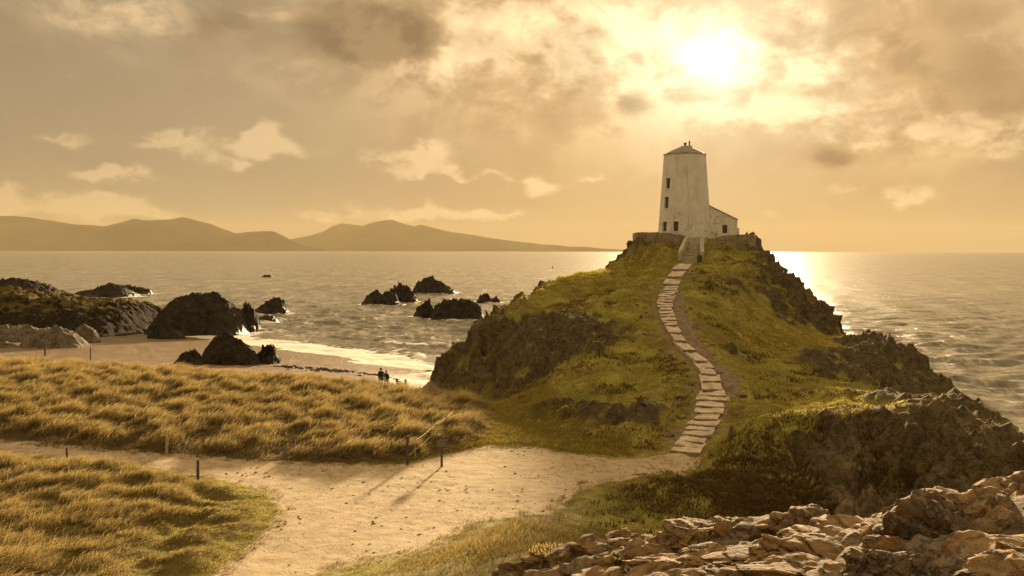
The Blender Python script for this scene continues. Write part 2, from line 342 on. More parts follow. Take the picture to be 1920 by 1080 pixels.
# dune field
for p in [(0, 790, 2.75), (300, 800, 2.75), (600, 810, 2.75), (800, 800, 2.7), (0, 740, 2.9), (250, 750, 2.9), (500, 760, 2.9), (750, 765, 2.75), (0, 695, 3.0), (200, 705, 3.05), (400, 712, 2.95), (560, 722, 2.9), (700, 732, 2.6), (830, 755, 2.2), (-250, 700, 3.0), (-250, 760, 2.9), (900, 790, 2.4), (950, 800, 2.5)]: c(p[0], p[1], z=p[2])
# beach and sea bed
WL = [at(px, py, z=0) for px, py in [(900, 712), (800, 697), (640, 671), (520, 655), (400, 640), (300, 628), (150, 612)]]
for p in WL: C.append(p); C.append((p[0]+12, p[1]+14, -1.0)); C.append((p[0]+35, p[1]+40, -2.5))
for p in [(0, 668, 1.4), (200, 676, 1.3), (400, 692, 1.15), (600, 706, 1.0), (730, 727, 0.95), (820, 730, 1.0), (0, 655, 1.1), (200, 645, 0.75), (350, 672, .7), (600, 690, .65), (720, 708, .6), (-250, 660, 1.3), (-200, 640, 1.2)]: c(p[0], p[1], z=p[2])
C += [(-120, 150, 1), (-100, 170, .5), (-80, 185, -1), (-130, 100, 3), (-130, 50, 3), (-100, 20, 3.5), (60, 130, -3), (20, 160, -3), (-30, 180, -3), (70, 20, -2), (60, 60, -3)]
# knoll the photograph is taken from, with the outcrop on its right
for p in [(950, 985, 35.5), (1000, 1035, 29), (900, 1005, 35.5), (960, 1075, 21.5), (1100, 1030, 20), (1280, 1000, 19), (1500, 985, 17), (1650, 1010, 15), (1740, 955, 14), (1850, 925, 14.5), (1920, 925, 14.5), (1500, 1095, 12.5), (1200, 1095, 15.5), (1900, 1090, 10.5), (1700, 1080, 11.5)]: c(*p)
C += [(8, 27, 4.6), (4, 29, 4.0), (12, 25, 5.0), (10, 33, 2.6), (15, 32, 2.4), (14, 38, 1.2), (18, 28, 4), (20, 20, 8), (24, 26, 3), (-4, 24, 4.0), (-10, 22, 3.6), (0, 8, 10.6), (0, 0, 12.3), (4, 4, 11.8), (-6, 6, 9.5), (-8, 14, 6.3), (0, 15, 7.6), (10, 5, 12), (20, 5, 11.5), (-20, 10, 5.5), (-30, 20, 3.6),
      (0, -20, 13), (30, -20, 11), (-30, -20, 10), (35, 10, 5), (-60, -20, 6), (60, -20, 4), (-40, 0, 5.5)]
C = np.array(C)
def tps_fit(C, cc=1.6, lam=0.02):
    n = len(C); d = np.hypot(C[:, None, 0]-C[None, :, 0], C[:, None, 1]-C[None, :, 1]); K = np.sqrt(d*d+cc*cc)
    A = np.zeros((n+3, n+3)); A[:n, :n] = K-lam*np.eye(n); A[:n, n] = 1; A[:n, n+1:] = C[:, :2]; A[n, :n] = 1; A[n+1:, :n] = C[:, :2].T
    return np.linalg.lstsq(A, np.concatenate([C[:, 2], [0, 0, 0]]), rcond=None)[0]
_w = tps_fit(C)
def tps(X, Y, cc=1.6):
    sh = X.shape; X = X.ravel(); Y = Y.ravel(); out = np.zeros(X.shape); n = len(C)
    for i in range(0, len(X), 20000):
        a = X[i:i+20000]; b = Y[i:i+20000]
        K = np.sqrt((a[:, None]-C[None, :, 0])**2+(b[:, None]-C[None, :, 1])**2+cc*cc)
        out[i:i+20000] = K @ _w[:n]+_w[n]+_w[n+1]*a+_w[n+2]*b
    return out.reshape(sh)
def lines(segs):
    o = []
    for a, b, s in segs: o.append(np.arange(a, b, s))
    return np.concatenate(o)
gx = lines([(-140, -60, 2.0), (-60, -34, .6), (-34, 40, .27), (40, 80, 1.5)])
gy = lines([(-40, 6, 1.5), (6, 30, .4), (30, 124, .27), (124, 190, .8)])
GX, GY = np.meshgrid(gx, gy)
# regions on the ground
def poly(lst, z): return [at(a, b, z=z)[:2] for a, b in lst]
PATH = poly([(-400, 812), (-200, 818), (0, 828), (200, 848), (400, 862), (600, 872), (760, 872), (850, 852), (920, 838), (1000, 836), (1050, 845), (1150, 852), (1255, 850), (1300, 846), (1322, 856), (1285, 880), (1200, 893), (1100, 910), (1055, 940), (1035, 962), (960, 972),
             (880, 985), (860, 1012), (800, 1045), (680, 1058), (600, 1080), (540, 1150), (300, 1150), (400, 1080), (490, 1005), (525, 955), (500, 925), (440, 908), (380, 898), (250, 874), (100, 862), (0, 850), (-200, 838), (-400, 828)], 2.38)
DUNE = poly([(-400, 808), (-200, 815), (0, 826), (200, 846), (400, 860), (600, 869), (745, 868), (850, 845), (905, 828), (935, 790), (910, 752)], 2.5)+poly([(860, 736), (760, 722), (650, 714), (500, 706), (300, 697), (150, 690), (0, 681), (-400, 668)], 2.6)
PATCH = poly([(-400, 836), (-200, 842), (0, 853), (100, 865), (250, 877), (380, 902), (440, 912), (495, 928), (518, 955), (482, 1005), (392, 1080), (290, 1150), (-400, 1150)], 2.45)
HILL = [at(a, b, z=q)[:2] for a, b, q in [(832, 738, 1.0), (900, 750, 1.4), (950, 760, 1.8), (985, 800, 2.3), (1040, 838, 2.35), (1150, 846, 2.3), (1290, 850, 2.25)]]+[(9.5, 53), (6, 49), (5.5, 45), (7, 38), (30, 34), (60, 40), (60, 140), (-5, 140), (-12, 101)]
nz = fbm(GX*0.9, GY*0.9, 3.3, 4)
s_path = poly_sdf(GX, GY, PATH)+nz*0.5; s_dune = poly_sdf(GX, GY, DUNE)+nz*0.6; s_patch = poly_sdf(GX, GY, PATCH)+nz*0.6; s_hill = poly_sdf(GX, GY, HILL)
# buttresses and gullies: the cliff line wanders in plan
but = sm(13, 27, GX)*sm(37, 43, GY)*sm(64, 54, GY); bu2 = sm(9, 2, GX)*sm(74, 82, GY)*sm(104, 96, GY); bu3 = sm(24, 30, GX)*sm(66, 74, GY)*sm(104, 98, GY)
wob = (fbm(GX*.20, GY*.06, 21.3, 3, ridge=True)-.5)*4.5+(fbm(GX*.62, GY*.15, 3.1, 3, ridge=True)-.5)*2.0
H = tps(GX+bu3*wob*.35, GY+but*wob+bu2*wob*.6+bu3*wob*.3)
# flat terrace for the tower
rT = np.hypot((GX-21.8)/6.4, (GY-117.2)/5.2)
H = H*(1-sm(1.02, .94, rT))+15.5*sm(1.02, .94, rT)
# dune hummocks
hum = fbm(GX*0.42, GY*0.55, 8.1, 4, g=0.55)
dm = np.maximum(sm(0.3, -1.2, s_dune), sm(0.3, -1.6, s_patch)*0.75)
H = H+dm*(0.25+hum*0.64)
dS = line_dist(GX, GY, STW)
TRACK = [at(*p) for p in [(1268, 552, 94), (1272, 580, 88), (1285, 612, 82), (1310, 650, 76), (1345, 690, 71), (1372, 718, 68.3), (1362, 738, 66)]]
dTr = line_dist(GX, GY, TRACK)
# rockiness
gzx = np.gradient(H, gx, axis=1); gzy = np.gradient(H, gy, axis=0); slope = np.hypot(gzx, gzy)
hm = sm(0.5, -0.8, s_hill)
def spot(px, py, d, r):
    X0, Y0, _ = at(px, py, d); return np.exp(-((GX-X0)**2+(GY-Y0)**2)/r**2)
rk = sm(0.42, 0.85, slope+fbm(GX*.35, GY*.35, 1.1, 3)*.35)
rk = np.maximum(rk, np.clip(spot(1195, 790, 61, 2.2)+spot(1100, 640, 83, 3.5)+spot(1000, 640, 88, 5)+spot(930, 680, 87, 4.5)+spot(965, 722, 81.5, 4)+spot(885, 705, 87, 4)+spot(1620, 680, 83, 6)+spot(1700, 720, 79, 6)+spot(1690, 760, 64, 4)+spot(1780, 775, 58, 4)+.8*spot(1520, 560, 106, 5)+.7*spot(1450, 545, 103, 3)+spot(1060, 660, 80, 3.5)+spot(900, 650, 92, 4)+spot(1040, 780, 65, 2)+spot(1470, 520, 108, 3)+spot(1380, 560, 97, 2)+spot(1660, 690, 82, 6)+spot(1780, 740, 78, 4)+spot(1690, 890, 48.5, 3.5)+spot(1800, 870, 48, 6)+spot(1540, 600, 102, 5)+spot(1500, 560, 107, 3)+spot(1090, 790, 62.5, 1.5), 0, 1))
rk = np.clip(rk*(1.0+fbm(GX*.55, GY*.55, 7.7, 4)*1.5)-.06, 0, 1)*hm*sm(1.2, 2.6, dS)*sm(.94, 1.0, rT)
shoulder = np.clip(spot(1150, 522, 107, 5)+spot(1085, 540, 104, 4)+spot(1200, 508, 109, 3), 0, 1); rk *= 1-.7*shoulder
grassledge = np.clip(spot(1500, 640, 88, 4)+spot(1570, 775, 60, 4.5)+spot(1430, 650, 84, 3), 0, 1); rk *= 1-0.85*grassledge
N3 = fbm(GX*0.55, GY*0.55, H*0.16, 5, ridge=True, g=.55); N4 = fbm(GX*1.7, GY*1.7, H*0.45, 4, ridge=True)
CR = np.zeros_like(H); mk = rk > .02; CR[mk] = crag(GX[mk], GY[mk], H[mk]*1.0, .55, .45)*1.0+crag(GX[mk], GY[mk], H[mk], 1.5, .5)*.42
front = np.clip(spot(1550, 880, 49, 6)+spot(1700, 870, 49, 6)+spot(1830, 850, 48, 6)+.8*spot(1000, 670, 85, 7), 0, 1); RIB = fbm(GX*.75+GY*.12, GY*.13, 1.9, 4, ridge=True, g=.55)-.4
low = np.clip(.8*spot(1640, 930, 48, 3.5)+spot(1740, 880, 48.5, 4.5)+spot(1840, 860, 48, 5.5)+spot(1900, 860, 47, 6), 0, 1)*sm(.12, .4, slope)*sm(1.6, 2.6, dS)
low = np.clip(low+1.3*low*(1-low)*2*fbm(GX*.42, GY*.30, 31.3, 4)*1.6, 0, 1)
rk = np.maximum(rk, low*(.75+.7*fbm(GX*.8, GY*.8, 12.3, 4)))*(1-front*.2*sm(0, .3, fbm(GX*.5, GY*.35, 12.3, 4)))
rk = np.clip(rk, 0, 1); CR = np.zeros_like(H); mk = rk > .02; CR[mk] = np.clip(crag(GX[mk], GY[mk], H[mk]*1.0, .5, .45)*1.1+crag(GX[mk], GY[mk], H[mk], 1.4, .5)*.42, -.95, .42)
turf = hm*(1-rk)*sm(1.4, 3.0, dS)*sm(.96, 1.04, rT)
H0 = H.copy()
near = sm(34, 26, GY)*0.5
H = H+rk*((N3-.35)*1.9+(N4-.4)*.55+CR*.85*sm(.2, .6, slope)+front*RIB*1.2*sm(.3, .7, slope))+turf*(fbm(GX*.5, GY*.5, 2.2, 4)*.5+fbm(GX*1.1, GY*1.9, 5.2, 3, ridge=True)*.30-.1)+near*fbm(GX*.5, GY*.5, 6.2, 4)*.5
H = H-0.22*sm(1.1, .35, dS)*hm-0.10*sm(.8, .3, dTr)*hm
sandy = sm(.25, -.25, s_path)
H = H+sandy*(fbm(GX*1.3, GY*1.3, 4.4, 4)*.05+fbm(GX*3.1, GY*3.1, 1.4, 2)*.02)
beachm = (1-dm)*(1-hm)*sm(84, 90, GY+np.clip(GX, -60, 0)*0)
H = H+beachm*fbm(GX*.5, GY*.5, .7, 4)*.06*sm(-.1, .5, H)
gm_ = np.clip(slope, .3, 2)/np.maximum(slope, .05); VX = GX-gzx*gm_*rk*((N3-.4)*.7+CR*.45); VY = GY-gzy*gm_*rk*((N3-.4)*.7+CR*.45)
sand = np.maximum(sandy, beachm)
sand = np.maximum(sand, 0)
dirt = np.maximum(sm(.95, .45, dTr)*hm*1.0, sm(1.9, .8, dS+nz*1.2)*.75*hm)
dirt = np.maximum(dirt, hm*sm(.9, -.2, -s_hill+nz*1.5)*.6)
dry = np.clip(grassledge*1.2+shoulder+0.5*sm(.1, .5, fbm(GX*.18, GY*.18, 9, 3))+.5*spot(960, 770, 76, 6), 0, 1)  # random dry patches, plus sunlight on the ledges and shoulder painted as yellower ground
NXg, NYg = len(gx), len(gy)
idx = np.arange(NXg*NYg).reshape(NYg, NXg)
Q = np.stack([idx[:-1, :-1], idx[:-1, 1:], idx[1:, 1:], idx[1:, :-1]], -1).reshape(-1, 4)
def fc(a): return (a[:-1, :-1]+a[:-1, 1:]+a[1:, 1:]+a[1:, :-1]).ravel()/4
cls = np.full(len(Q), 4)                                 # near hillside
cy = fc(GY); cls[(cy > 50)] = 3                          # beach / sea bed
cls[(fc(s_hill) < 0)] = 2
cls[(fc(s_dune) < 0.2) | (fc(s_patch) < .2)] = 1
cls[(fc(s_path) < 0) & (fc(s_hill) > -2.5)] = 0
cls[(cls == 3) & (fc(GX) < -2) & (cy < 84) & (cy < 80)] = 1
def terrain_mat():
    m, nt, b, out, oc, g = newmat('terrain'); P = g.outputs['Position']
    sa, ro, di, dr, we, du = [attr(nt, k) for k in ('sand', 'rock', 'dirt', 'dry', 'wet', 'dune')]
    n1 = noise(nt, P, 0.35, 5, 0.6); n2 = noise(nt, P, 2.2, 5, 0.65); n3 = noise(nt, P, 9.0, 4, 0.6)
    gcol = mixc(nt, (n1*.6+n2*.4).sstep(.38, .62), (0.19, 0.17, 0.036), (0.40, 0.35, 0.070))
    gcol = mixc(nt, n3.sstep(.45, .75)*.5, gcol, (0.10, 0.075, 0.03))
    gcol = mixc(nt, dr*n2.sstep(.3, .6), gcol, (0.42, 0.33, 0.085))  # dry grass tone, also painting in the sun on ledges and shoulder
    gcol = mixc(nt, noise(nt, P, .22, 4, .6).sstep(.52, .66)*.6, gcol, (0.19, 0.11, 0.045))
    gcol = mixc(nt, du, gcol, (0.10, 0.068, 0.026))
    rcol = mixc(nt, (n2*.5+n3*.5).sstep(.36, .66), (0.050, 0.036, 0.016), (0.19, 0.14, 0.070))
    rcol = mixc(nt, noise(nt, P, 1.1, 6, .7, .5).sstep(.55, .65)*.6, rcol, (0.16, 0.14, 0.045))
    rcol = mixc(nt, noise(nt, vmul(nt, P, (1, 1, .35)), 5, 5, .7).sstep(.62, .7)*.6, rcol, (0.42, 0.37, 0.28))
    scol = mixc(nt, noise(nt, P, 1.3, 6, .7).sstep(.3, .7), (0.43, 0.325, 0.20), (0.58, 0.455, 0.30))
    px_, py_, pz_ = xyz(nt, P)
    foot = noise(nt, vmul(nt, P, (1.0, .8, 1.0)), 3.0, 5, .72, .4).sstep(.56, .66)*noise(nt, P, .28, 3, .6).sstep(.36, .60)
    scol = mixc(nt, foot*.5, scol, (0.34, 0.24, 0.14))
    scol = mixc(nt, we, scol, (0.19, 0.118, 0.050))
    dcol = mixc(nt, n2.sstep(.3, .7), (0.15, 0.108, 0.06), (0.33, 0.25, 0.155))
    cc = mixc(nt, (ro*1.15-.1+(n2-.5)*.9).sstep(.3, .62), gcol, rcol)
    cc = mixc(nt, (di+(n2-.5)*.5).sstep(.3, .7), cc, dcol)
    cc = mixc(nt, (sa+(n3-.5)*.7).sstep(.35, .65), cc, scol)
    nt.links.new(cc, b.inputs['Base Color']); b.inputs['Specular IOR Level'].default_value = .25
    rr = 0.92-we*.45; nt.links.new(rr.k, b.inputs['Roughness'])
    bump(nt, b, (n2*.6+n3*.4+noise(nt, P, 26, 3, .6)*.15)*(1.0-sa*.35)*(1.0+ro*.9)-foot*sa*.45, .9, .2)
    return m
M['terrain'] = terrain_mat()
VT = np.stack([VX, VY, H], -1).reshape(-1, 3)
wetm = beachm*sm(.75, .25, H+nz*.25)*sm(88, 96, GY)
dirt = np.maximum(dirt, .52*np.clip(1.3*np.exp(-((GX-15)**2/45+(GY-46)**2/22))+nz*.4, 0, 1)*hm)
dirt = np.maximum(dirt, sm(42, 37, GY)*.5*(1-sandy)*sm(-6, -3, GX)); dirt = np.maximum(dirt, sm(48, 42, GY)*sm(-4, -2, GX)*sm(3, .3, s_path+nz*2)*.55*(1-sandy))
rk = np.maximum(rk, sm(26, 22, GY)*sm(-2, 0, GX+fbm(GX, GY, 1, 3)))
bch = beachm*1.2
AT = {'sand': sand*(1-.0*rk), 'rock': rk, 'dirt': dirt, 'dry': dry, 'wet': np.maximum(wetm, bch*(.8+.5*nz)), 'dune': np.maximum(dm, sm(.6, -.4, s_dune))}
for k, nm, lb in ((0, 'sand_path', 'pale sandy path and junction winding to the foot of the steps'), (1, 'dune_ground', 'hummocky dune ground beneath the golden grass'), (2, 'lighthouse_hill', 'grassy rock headland carrying the lighthouse'),
              (3, 'beach', 'sandy beach sloping into the sea'), (4, 'hillside', 'grassy slope below the foreground rocks')):
    q = Q[cls == k]; u, inv = np.unique(q, return_inverse=True)
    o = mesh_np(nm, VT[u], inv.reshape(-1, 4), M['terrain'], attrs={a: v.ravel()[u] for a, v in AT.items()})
    tag(o, lb, 'ground', kind='structure')
def hgt(X, Y, A=None):
    A = H if A is None else A
    X = np.asarray(X, float); Y = np.asarray(Y, float)
    i = np.clip(np.searchsorted(gx, X)-1, 0, NXg-2); j = np.clip(np.searchsorted(gy, Y)-1, 0, NYg-2)
    u = np.clip((X-gx[i])/(gx[i+1]-gx[i]), 0, 1); v = np.clip((Y-gy[j])/(gy[j+1]-gy[j]), 0, 1)
    return A[j, i]*(1-u)*(1-v)+A[j, i+1]*u*(1-v)+A[j+1, i]*(1-u)*v+A[j+1, i+1]*u*v
def hz(x_, y_): return float(hgt(x_, y_))

# ------------------------------------------------------------------ rocks shaped from their outline
ROCKS = []
def outline_rock(name, pts, d, base_z, mat, label, cat='rock', group=None, depth=None, jag=1.0, kind=None, res=0.35, back=0.5):
    """pts: crest line as (bearing px, row px); d: distance of the crest; real half-depth either side"""
    xs = np.array([(p[0]-CX)/F*d for p in pts]); zs = np.array([CAMZ-(p[1]-HY)/F*d for p in pts])
    W = xs[-1]-xs[0]; dep = depth or W*.32
    nx = int(np.clip(W/res*1.4, 40, 190)); ny = int(np.clip(2*dep/res*1.4, 30, 140))
    U, V = np.meshgrid(np.linspace(0, 1, nx), np.linspace(-1, 1, ny))
    X = xs[0]+U*W; Yl = V*dep
    sd = len(ROCKS)*7.7
    Hc = np.interp(X, xs, zs)-base_z
    ky = V+.25*fbm(X*.5/max(W/12, .5)+sd, sd, 0, 3)
    prof = np.clip(1-np.abs(ky)**1.7, 0, 1)**.75
    endt = np.clip(np.minimum(U, 1-U)*14, 0, 1)**.6
    Z = Hc*prof*endt
    rz_ = fbm(X*.8+sd, Yl*.8+d, Z*.3, 5, ridge=True, g=.55)
    amp = jag*np.clip(Hc, .3, 5)*.34
    Z = Z+(rz_-.42)*amp*endt*np.clip(prof*2, 0, 1)-(1-prof)*1.0-(1-endt)*.6
    bs_ = 10.0/max(W, 4)*.6+.12; cr = (.35+.65*jag)*crag(X+sd, Yl, Z, bs_, .7)+crag(X+sd, Yl, Z, bs_*2.6, .7)*.6+crag(X+sd, Yl, Z, bs_*6, .7)*.22
    Z = Z+cr*amp*.52*endt*np.clip(prof*2.2, 0, 1); Yl = Yl-np.sign(V)*cr*amp*.9*(1-prof)
    X = X+fbm(X*.6, Yl*.6+sd, Z*.8, 3)*.5*jag; Yl = Yl+fbm(X*.6+9, Yl*.6, Z*.8+sd, 3)*.6*jag
    Vv = np.stack([X, d+Yl, base_z+Z-.12], -1).reshape(-1, 3)
    ii = np.arange(nx*ny).reshape(ny, nx); q = np.stack([ii[:-1, :-1], ii[:-1, 1:], ii[1:, 1:], ii[1:, :-1]], -1).reshape(-1, 4)
    o = mesh_np(name, Vv, q, mat, attrs=None)
    tag(o, label, None if kind else cat, group, kind); ROCKS.append((o, xs[0], xs[-1], d, dep)); return o
SR = M['searock']
outline_rock('headland', [(-260, 520), (-120, 524), (0, 527), (40, 526), (80, 535), (110, 549), (122, 556)], 255, -.3, SR, 'dark rocky point running out beyond the grassy headland', kind='structure', depth=14)
outline_rock('sea_rock', [(122, 556), (150, 548), (180, 542), (205, 533), (225, 536), (245, 548), (262, 556)], 290, -.2, SR, 'low dark rock with a humped crest beyond the grassy headland')
outline_rock('sea_rock', [(228, 545), (240, 536), (262, 540), (284, 545)], 305, -.2, SR, 'thin low reef tailing off the humped rock')
outline_rock('sea_rock', [(280, 634), (290, 608), (308, 580), (328, 562), (350, 552), (372, 549), (388, 552), (402, 550), (420, 558), (436, 572), (450, 582), (465, 612), (480, 630)], 163, -.2, SR, 'massive dark domed rock at the end of the beach', jag=.62, depth=6.5)
outline_rock('sea_rock', [(452, 590), (458, 573), (470, 571), (480, 585), (486, 608)], 166, -.2, SR, 'narrow dark buttress against the massive domed rock', depth=2.6, res=.25)
outline_rock('sea_rock', [(474, 586), (490, 572), (510, 561), (522, 558), (530, 562), (536, 576), (543, 588)], 214, -.2, SR, 'dark wedge shaped rock in the surf behind the domed rock', res=.3)
outline_rock('sea_rock', [(476, 603), (492, 592), (508, 591), (524, 601)], 190, -.2, SR, 'flat wave washed reef beside the wedge shaped rock', jag=1.4, res=.2)
outline_rock('shore_rock', [(276, 634), (286, 610), (300, 601), (315, 603), (330, 618), (352, 634)], 150, .15, SR, 'small dark rock leaning on the foot of the domed rock', res=.25)
outline_rock('shore_rock', [(322, 688), (340, 664), (356, 654), (372, 662), (388, 676)], 109, .55, SR, 'pointed rock fin rising from the sand', depth=1.6, res=.16)
outline_rock('shore_rock', [(374, 680), (386, 655), (400, 636), (420, 627), (438, 627), (456, 638), (472, 650), (484, 668), (492, 676)], 112, .45, SR, 'hump backed dark rock standing alone on the beach', depth=2.6, res=.16, jag=.6)
outline_rock('shore_rock', [(482, 672), (492, 650), (500, 647), (506, 654), (514, 648), (522, 664)], 114, .4, SR, 'small jagged rock at the seaward end of the beach hump', depth=1.0, jag=1.6, res=.12)
outline_rock('sea_rock', [(676, 571), (690, 556), (700, 546), (716, 548), (728, 545), (742, 552), (752, 570)], 250, -.3, SR, 'rounded dark skerry at the near end of the offshore chain', jag=1.2)
outline_rock('sea_rock', [(722, 566), (732, 545), (748, 533), (762, 537), (774, 545), (784, 563)], 262, -.3, SR, 'steep sided dark skerry in the middle of the offshore chain', jag=1.2)
outline_rock('sea_rock', [(770, 550), (782, 530), (800, 520), (815, 522), (832, 532), (856, 546)], 318, -.3, SR, 'long backed dark skerry at the far end of the offshore chain')
outline_rock('sea_rock', [(773, 594), (784, 574), (794, 566), (803, 562), (812, 574), (826, 592)], 202, -.3, SR, 'twin peaked jagged skerry with surf at its feet', jag=1.0, res=.25)
outline_rock('sea_rock', [(806, 597), (816, 574), (830, 563), (846, 562), (862, 560), (880, 560), (895, 570), (909, 584)], 199, -.3, SR, 'broad jagged skerry next to the twin peaked one', jag=1.0, res=.25)
outline_rock('sea_rock', [(891, 567), (902, 552), (912, 550), (922, 560), (930, 554), (942, 567)], 262, -.3, SR, 'little two lobed skerry apart from the jagged pair', jag=1.3)
outline_rock('sea_rock', [(487, 521), (496, 516), (506, 516), (515, 521)], 500, -.3, SR, 'tiny lone rock awash far out in the bay')
outline_rock('sea_rock', [(1598, 650), (1612, 622), (1630, 616), (1650, 622), (1672, 630), (1690, 652)], 99, -.5, M['palerock'], 'ragged rock ridge beneath the right hand cliff', jag=.5, res=.2, depth=2.5)
outline_rock('sea_rock', [(1745, 742), (1756, 705), (1766, 700), (1776, 722), (1790, 735), (1802, 748)], 88, -.5, SR, 'sharp wet rock standing in the surf below the cliff', jag=1.3, res=.15, depth=1.5)
outline_rock('headland', [(-420, 540), (-250, 538), (-100, 543), (0, 546), (60, 548), (110, 558), (160, 566), (215, 568), (260, 578), (285, 600), (300, 634)], 165, .2, None, 'grassy headland of dark broken rock behind the beach', kind='structure', depth=24, jag=1.0, res=.45)
hd = ROCKS[-1][0]
def head_mat():
    m, nt, b, out, oc, g = newmat('headland'); P = g.outputs['Position']; nx_, ny_, nz_ = xyz(nt, g.outputs['Normal'])
    n1 = noise(nt, P, .5, 6, .65); n2 = noise(nt, P, 2.5, 5, .65); px_, py_, pz_ = xyz(nt, P)
    rc = mixc(nt, n2.sstep(.35, .65), (0.016, 0.012, 0.007), (0.06, 0.045, 0.024)); gc = mixc(nt, n1.sstep(.35, .65), (0.07, 0.055, 0.017), (0.19, 0.14, 0.042))
    cc = mixc(nt, (nz_+(n1-.5)*.8+(pz_-4.0)*.16).sstep(.82, 1.05), rc, gc); nt.links.new(cc, b.inputs['Base Color']); b.inputs['Roughness'].default_value = .95; b.inputs['Specular IOR Level'].default_value = .1
    bump(nt, b, n1+n2*.8+noise(nt, P, 7, 4, .6)*.3, 1.0, .7); return m
M['head'] = head_mat(); hd.data.materials.append(M['head'])
outline_rock('shore_rock', [(40, 652), (56, 628), (80, 616), (105, 613), (128, 620), (148, 634), (164, 652)], 130, .6, M['palerock'], 'pale smooth humped rock at the back of the beach', jag=.6, depth=4, res=.2)
outline_rock('shore_rock', [(-60, 650), (-30, 622), (0, 611), (30, 609), (60, 613), (80, 630), (90, 640)], 139, .6, M['palerock'], 'pale broken ledge behind the smooth humped rock', jag=.9, depth=4, res=.25)
outline_rock('shore_rock', [(-40, 660), (-10, 646), (10, 641), (28, 646), (45, 658)], 127, .7, M['palerock'], 'small pale rock half sunk in the sand', jag=.8, depth=2, res=.16)
outline_rock('shore_rock', [(130, 640), (145, 615), (160, 609), (176, 618), (188, 637)], 137, .6, M['palerock'], 'brown rounded boulder beside the pale humped rock', jag=.7, depth=2, res=.2)

# ------------------------------------------------------------------ the sea
def grow(a, b, s0, f):
    o = [a]; s = s0
    while o[-1] < b: o.append(o[-1]+s); s *= f
    return np.array(o)
sy = np.concatenate([lines([(-300, 20, 20), (20, 66, 2), (66, 84, .9)]), np.arange(84, 175, .42), grow(175, 25000, .45, 1.0155)])
xr = grow(45, 26000, .6, 1.03); xl = grow(75, 26000, .6, 1.03)
sx = np.concatenate([-xl[::-1], np.arange(-74.5, 44.8, .5), xr])
SX, SY = np.meshgrid(sx, sy)
dsx = np.gradient(sx)[None, :]*np.ones_like(SX); dsy = np.gradient(sy)[:, None]*np.ones_like(SX)
rg = np.random.default_rng(3); Zs = np.zeros_like(SX); DXs = np.zeros_like(SX); DYs = np.zeros_like(SX)
bed = np.where((SX > gx[0]) & (SX < gx[-1]) & (SY < gy[-1]), hgt(SX, SY), -6)
bed = np.where(SY > 185, -6, bed)
shoal = sm(.1, -1.6, bed)
wdir0 = math.atan2(-0.75, -0.66)                          # swell runs in towards the beach
for i in range(54):
    lam = 1.3*(15/1.3)**rg.random(); a = wdir0+rg.normal()*.55; k = 2*math.pi/lam; amp = .015*lam**.52*(0.5+rg.random()*.8)
    kx, ky = math.cos(a)*k, math.sin(a)*k
    step = np.abs(math.cos(a))*dsx+np.abs(math.sin(a))*dsy
    fade = sm(.55, .22, step/lam)*amp
    ph = kx*SX+ky*SY+rg.random()*6.28
    Zs += fade*np.cos(ph); DXs -= fade*.8*math.cos(a)*np.sin(ph); DYs -= fade*.8*math.sin(a)*np.sin(ph)
far = sm(20000, 2500, SY)
Zs *= (.25+.75*shoal)*far; DXs *= shoal*far; DYs *= shoal*far
# breaker running parallel to the waterline
wl0 = np.array(WL[0][:2]); wl1 = np.array(WL[4][:2]); wd = (wl1-wl0)/np.linalg.norm(wl1-wl0); wn = np.array((wd[1], -wd[0])); wn = wn if wn[1] > 0 else -wn
off = (SX-wl0[0])*wn[0]+(SY-wl0[1])*wn[1]; alo = (SX-wl0[0])*wd[0]+(SY-wl0[1])*wd[1]
mean = fbm(alo*.07, 2.2, 0, 3)*5
b1 = off-10.5-mean; e1 = sm(-16, 0, alo)*sm(32, 16, alo)
brk = np.exp(-(b1/1.1)**2)*(b1 > 0)+np.exp(-(b1/.5)**2)*(b1 <= 0)
Zs += brk*.75*e1*(.65+.6*fbm(alo*.25, 5, 0, 3))
b2 = off-21-fbm(alo*.06+9, 1.2, 0, 3)*7; e2 = sm(0, 14, alo)*sm(55, 34, alo); Zs += np.exp(-(b2/1.3)**2)*.4*e2
n_f = fbm(SX*.35, SY*.5, 1.5, 5, g=.6); n_g = fbm(SX*1.1, SY*1.6, 7.5, 4, g=.6)
foam = sm(11.0, 6.5, off+n_f*3.5-mean)*(.78+.5*n_g)*(off > -30)*(SY < 180)
foam = np.maximum(foam, e1*sm(1.8, .1, np.abs(b1+.4+n_g*1.2)))
foam = np.maximum(foam, .8*e2*sm(1.2, .1, np.abs(b2+.8+n_g*1.6)))
foam = np.maximum(foam, .9*sm(30, 3, off)*sm(.28, .52, n_f+.12*n_g)*(SY < 220)*(off > 0))
for o, x0, x1, d, dep in ROCKS:
    if d > 480 or d < 80 or o.name.startswith('headland') or o.name.startswith('shore'): continue
    rr = np.hypot((SX-(x0+x1)/2)/((x1-x0)/2+1.6), (SY-d)/(dep+3.5))
    foam = np.maximum(foam, sm(1.12, .86, rr+n_f*.35)*.85*sm(-.35, .15, n_g))
shore_r = sm(-1.6, -.1, bed)*((SX > 22))*(SY < 130)*(SY > 40)
foam = np.maximum(foam, shore_r*sm(-.2, .25, n_g+n_f*.5)*.95)
bx = (SX-(-355))/22; by = (SY-437)/10; foam = np.maximum(foam, np.exp(-(bx*bx+by*by)**2)*1.0); 
bx = (SX-(-112))/9; by = (SY-441)/6; 
Zs = Zs+.0
ii = np.arange(SX.size).reshape(SX.shape); qs = np.stack([ii[:-1, :-1], ii[:-1, 1:], ii[1:, 1:], ii[1:, :-1]], -1).reshape(-1, 4)
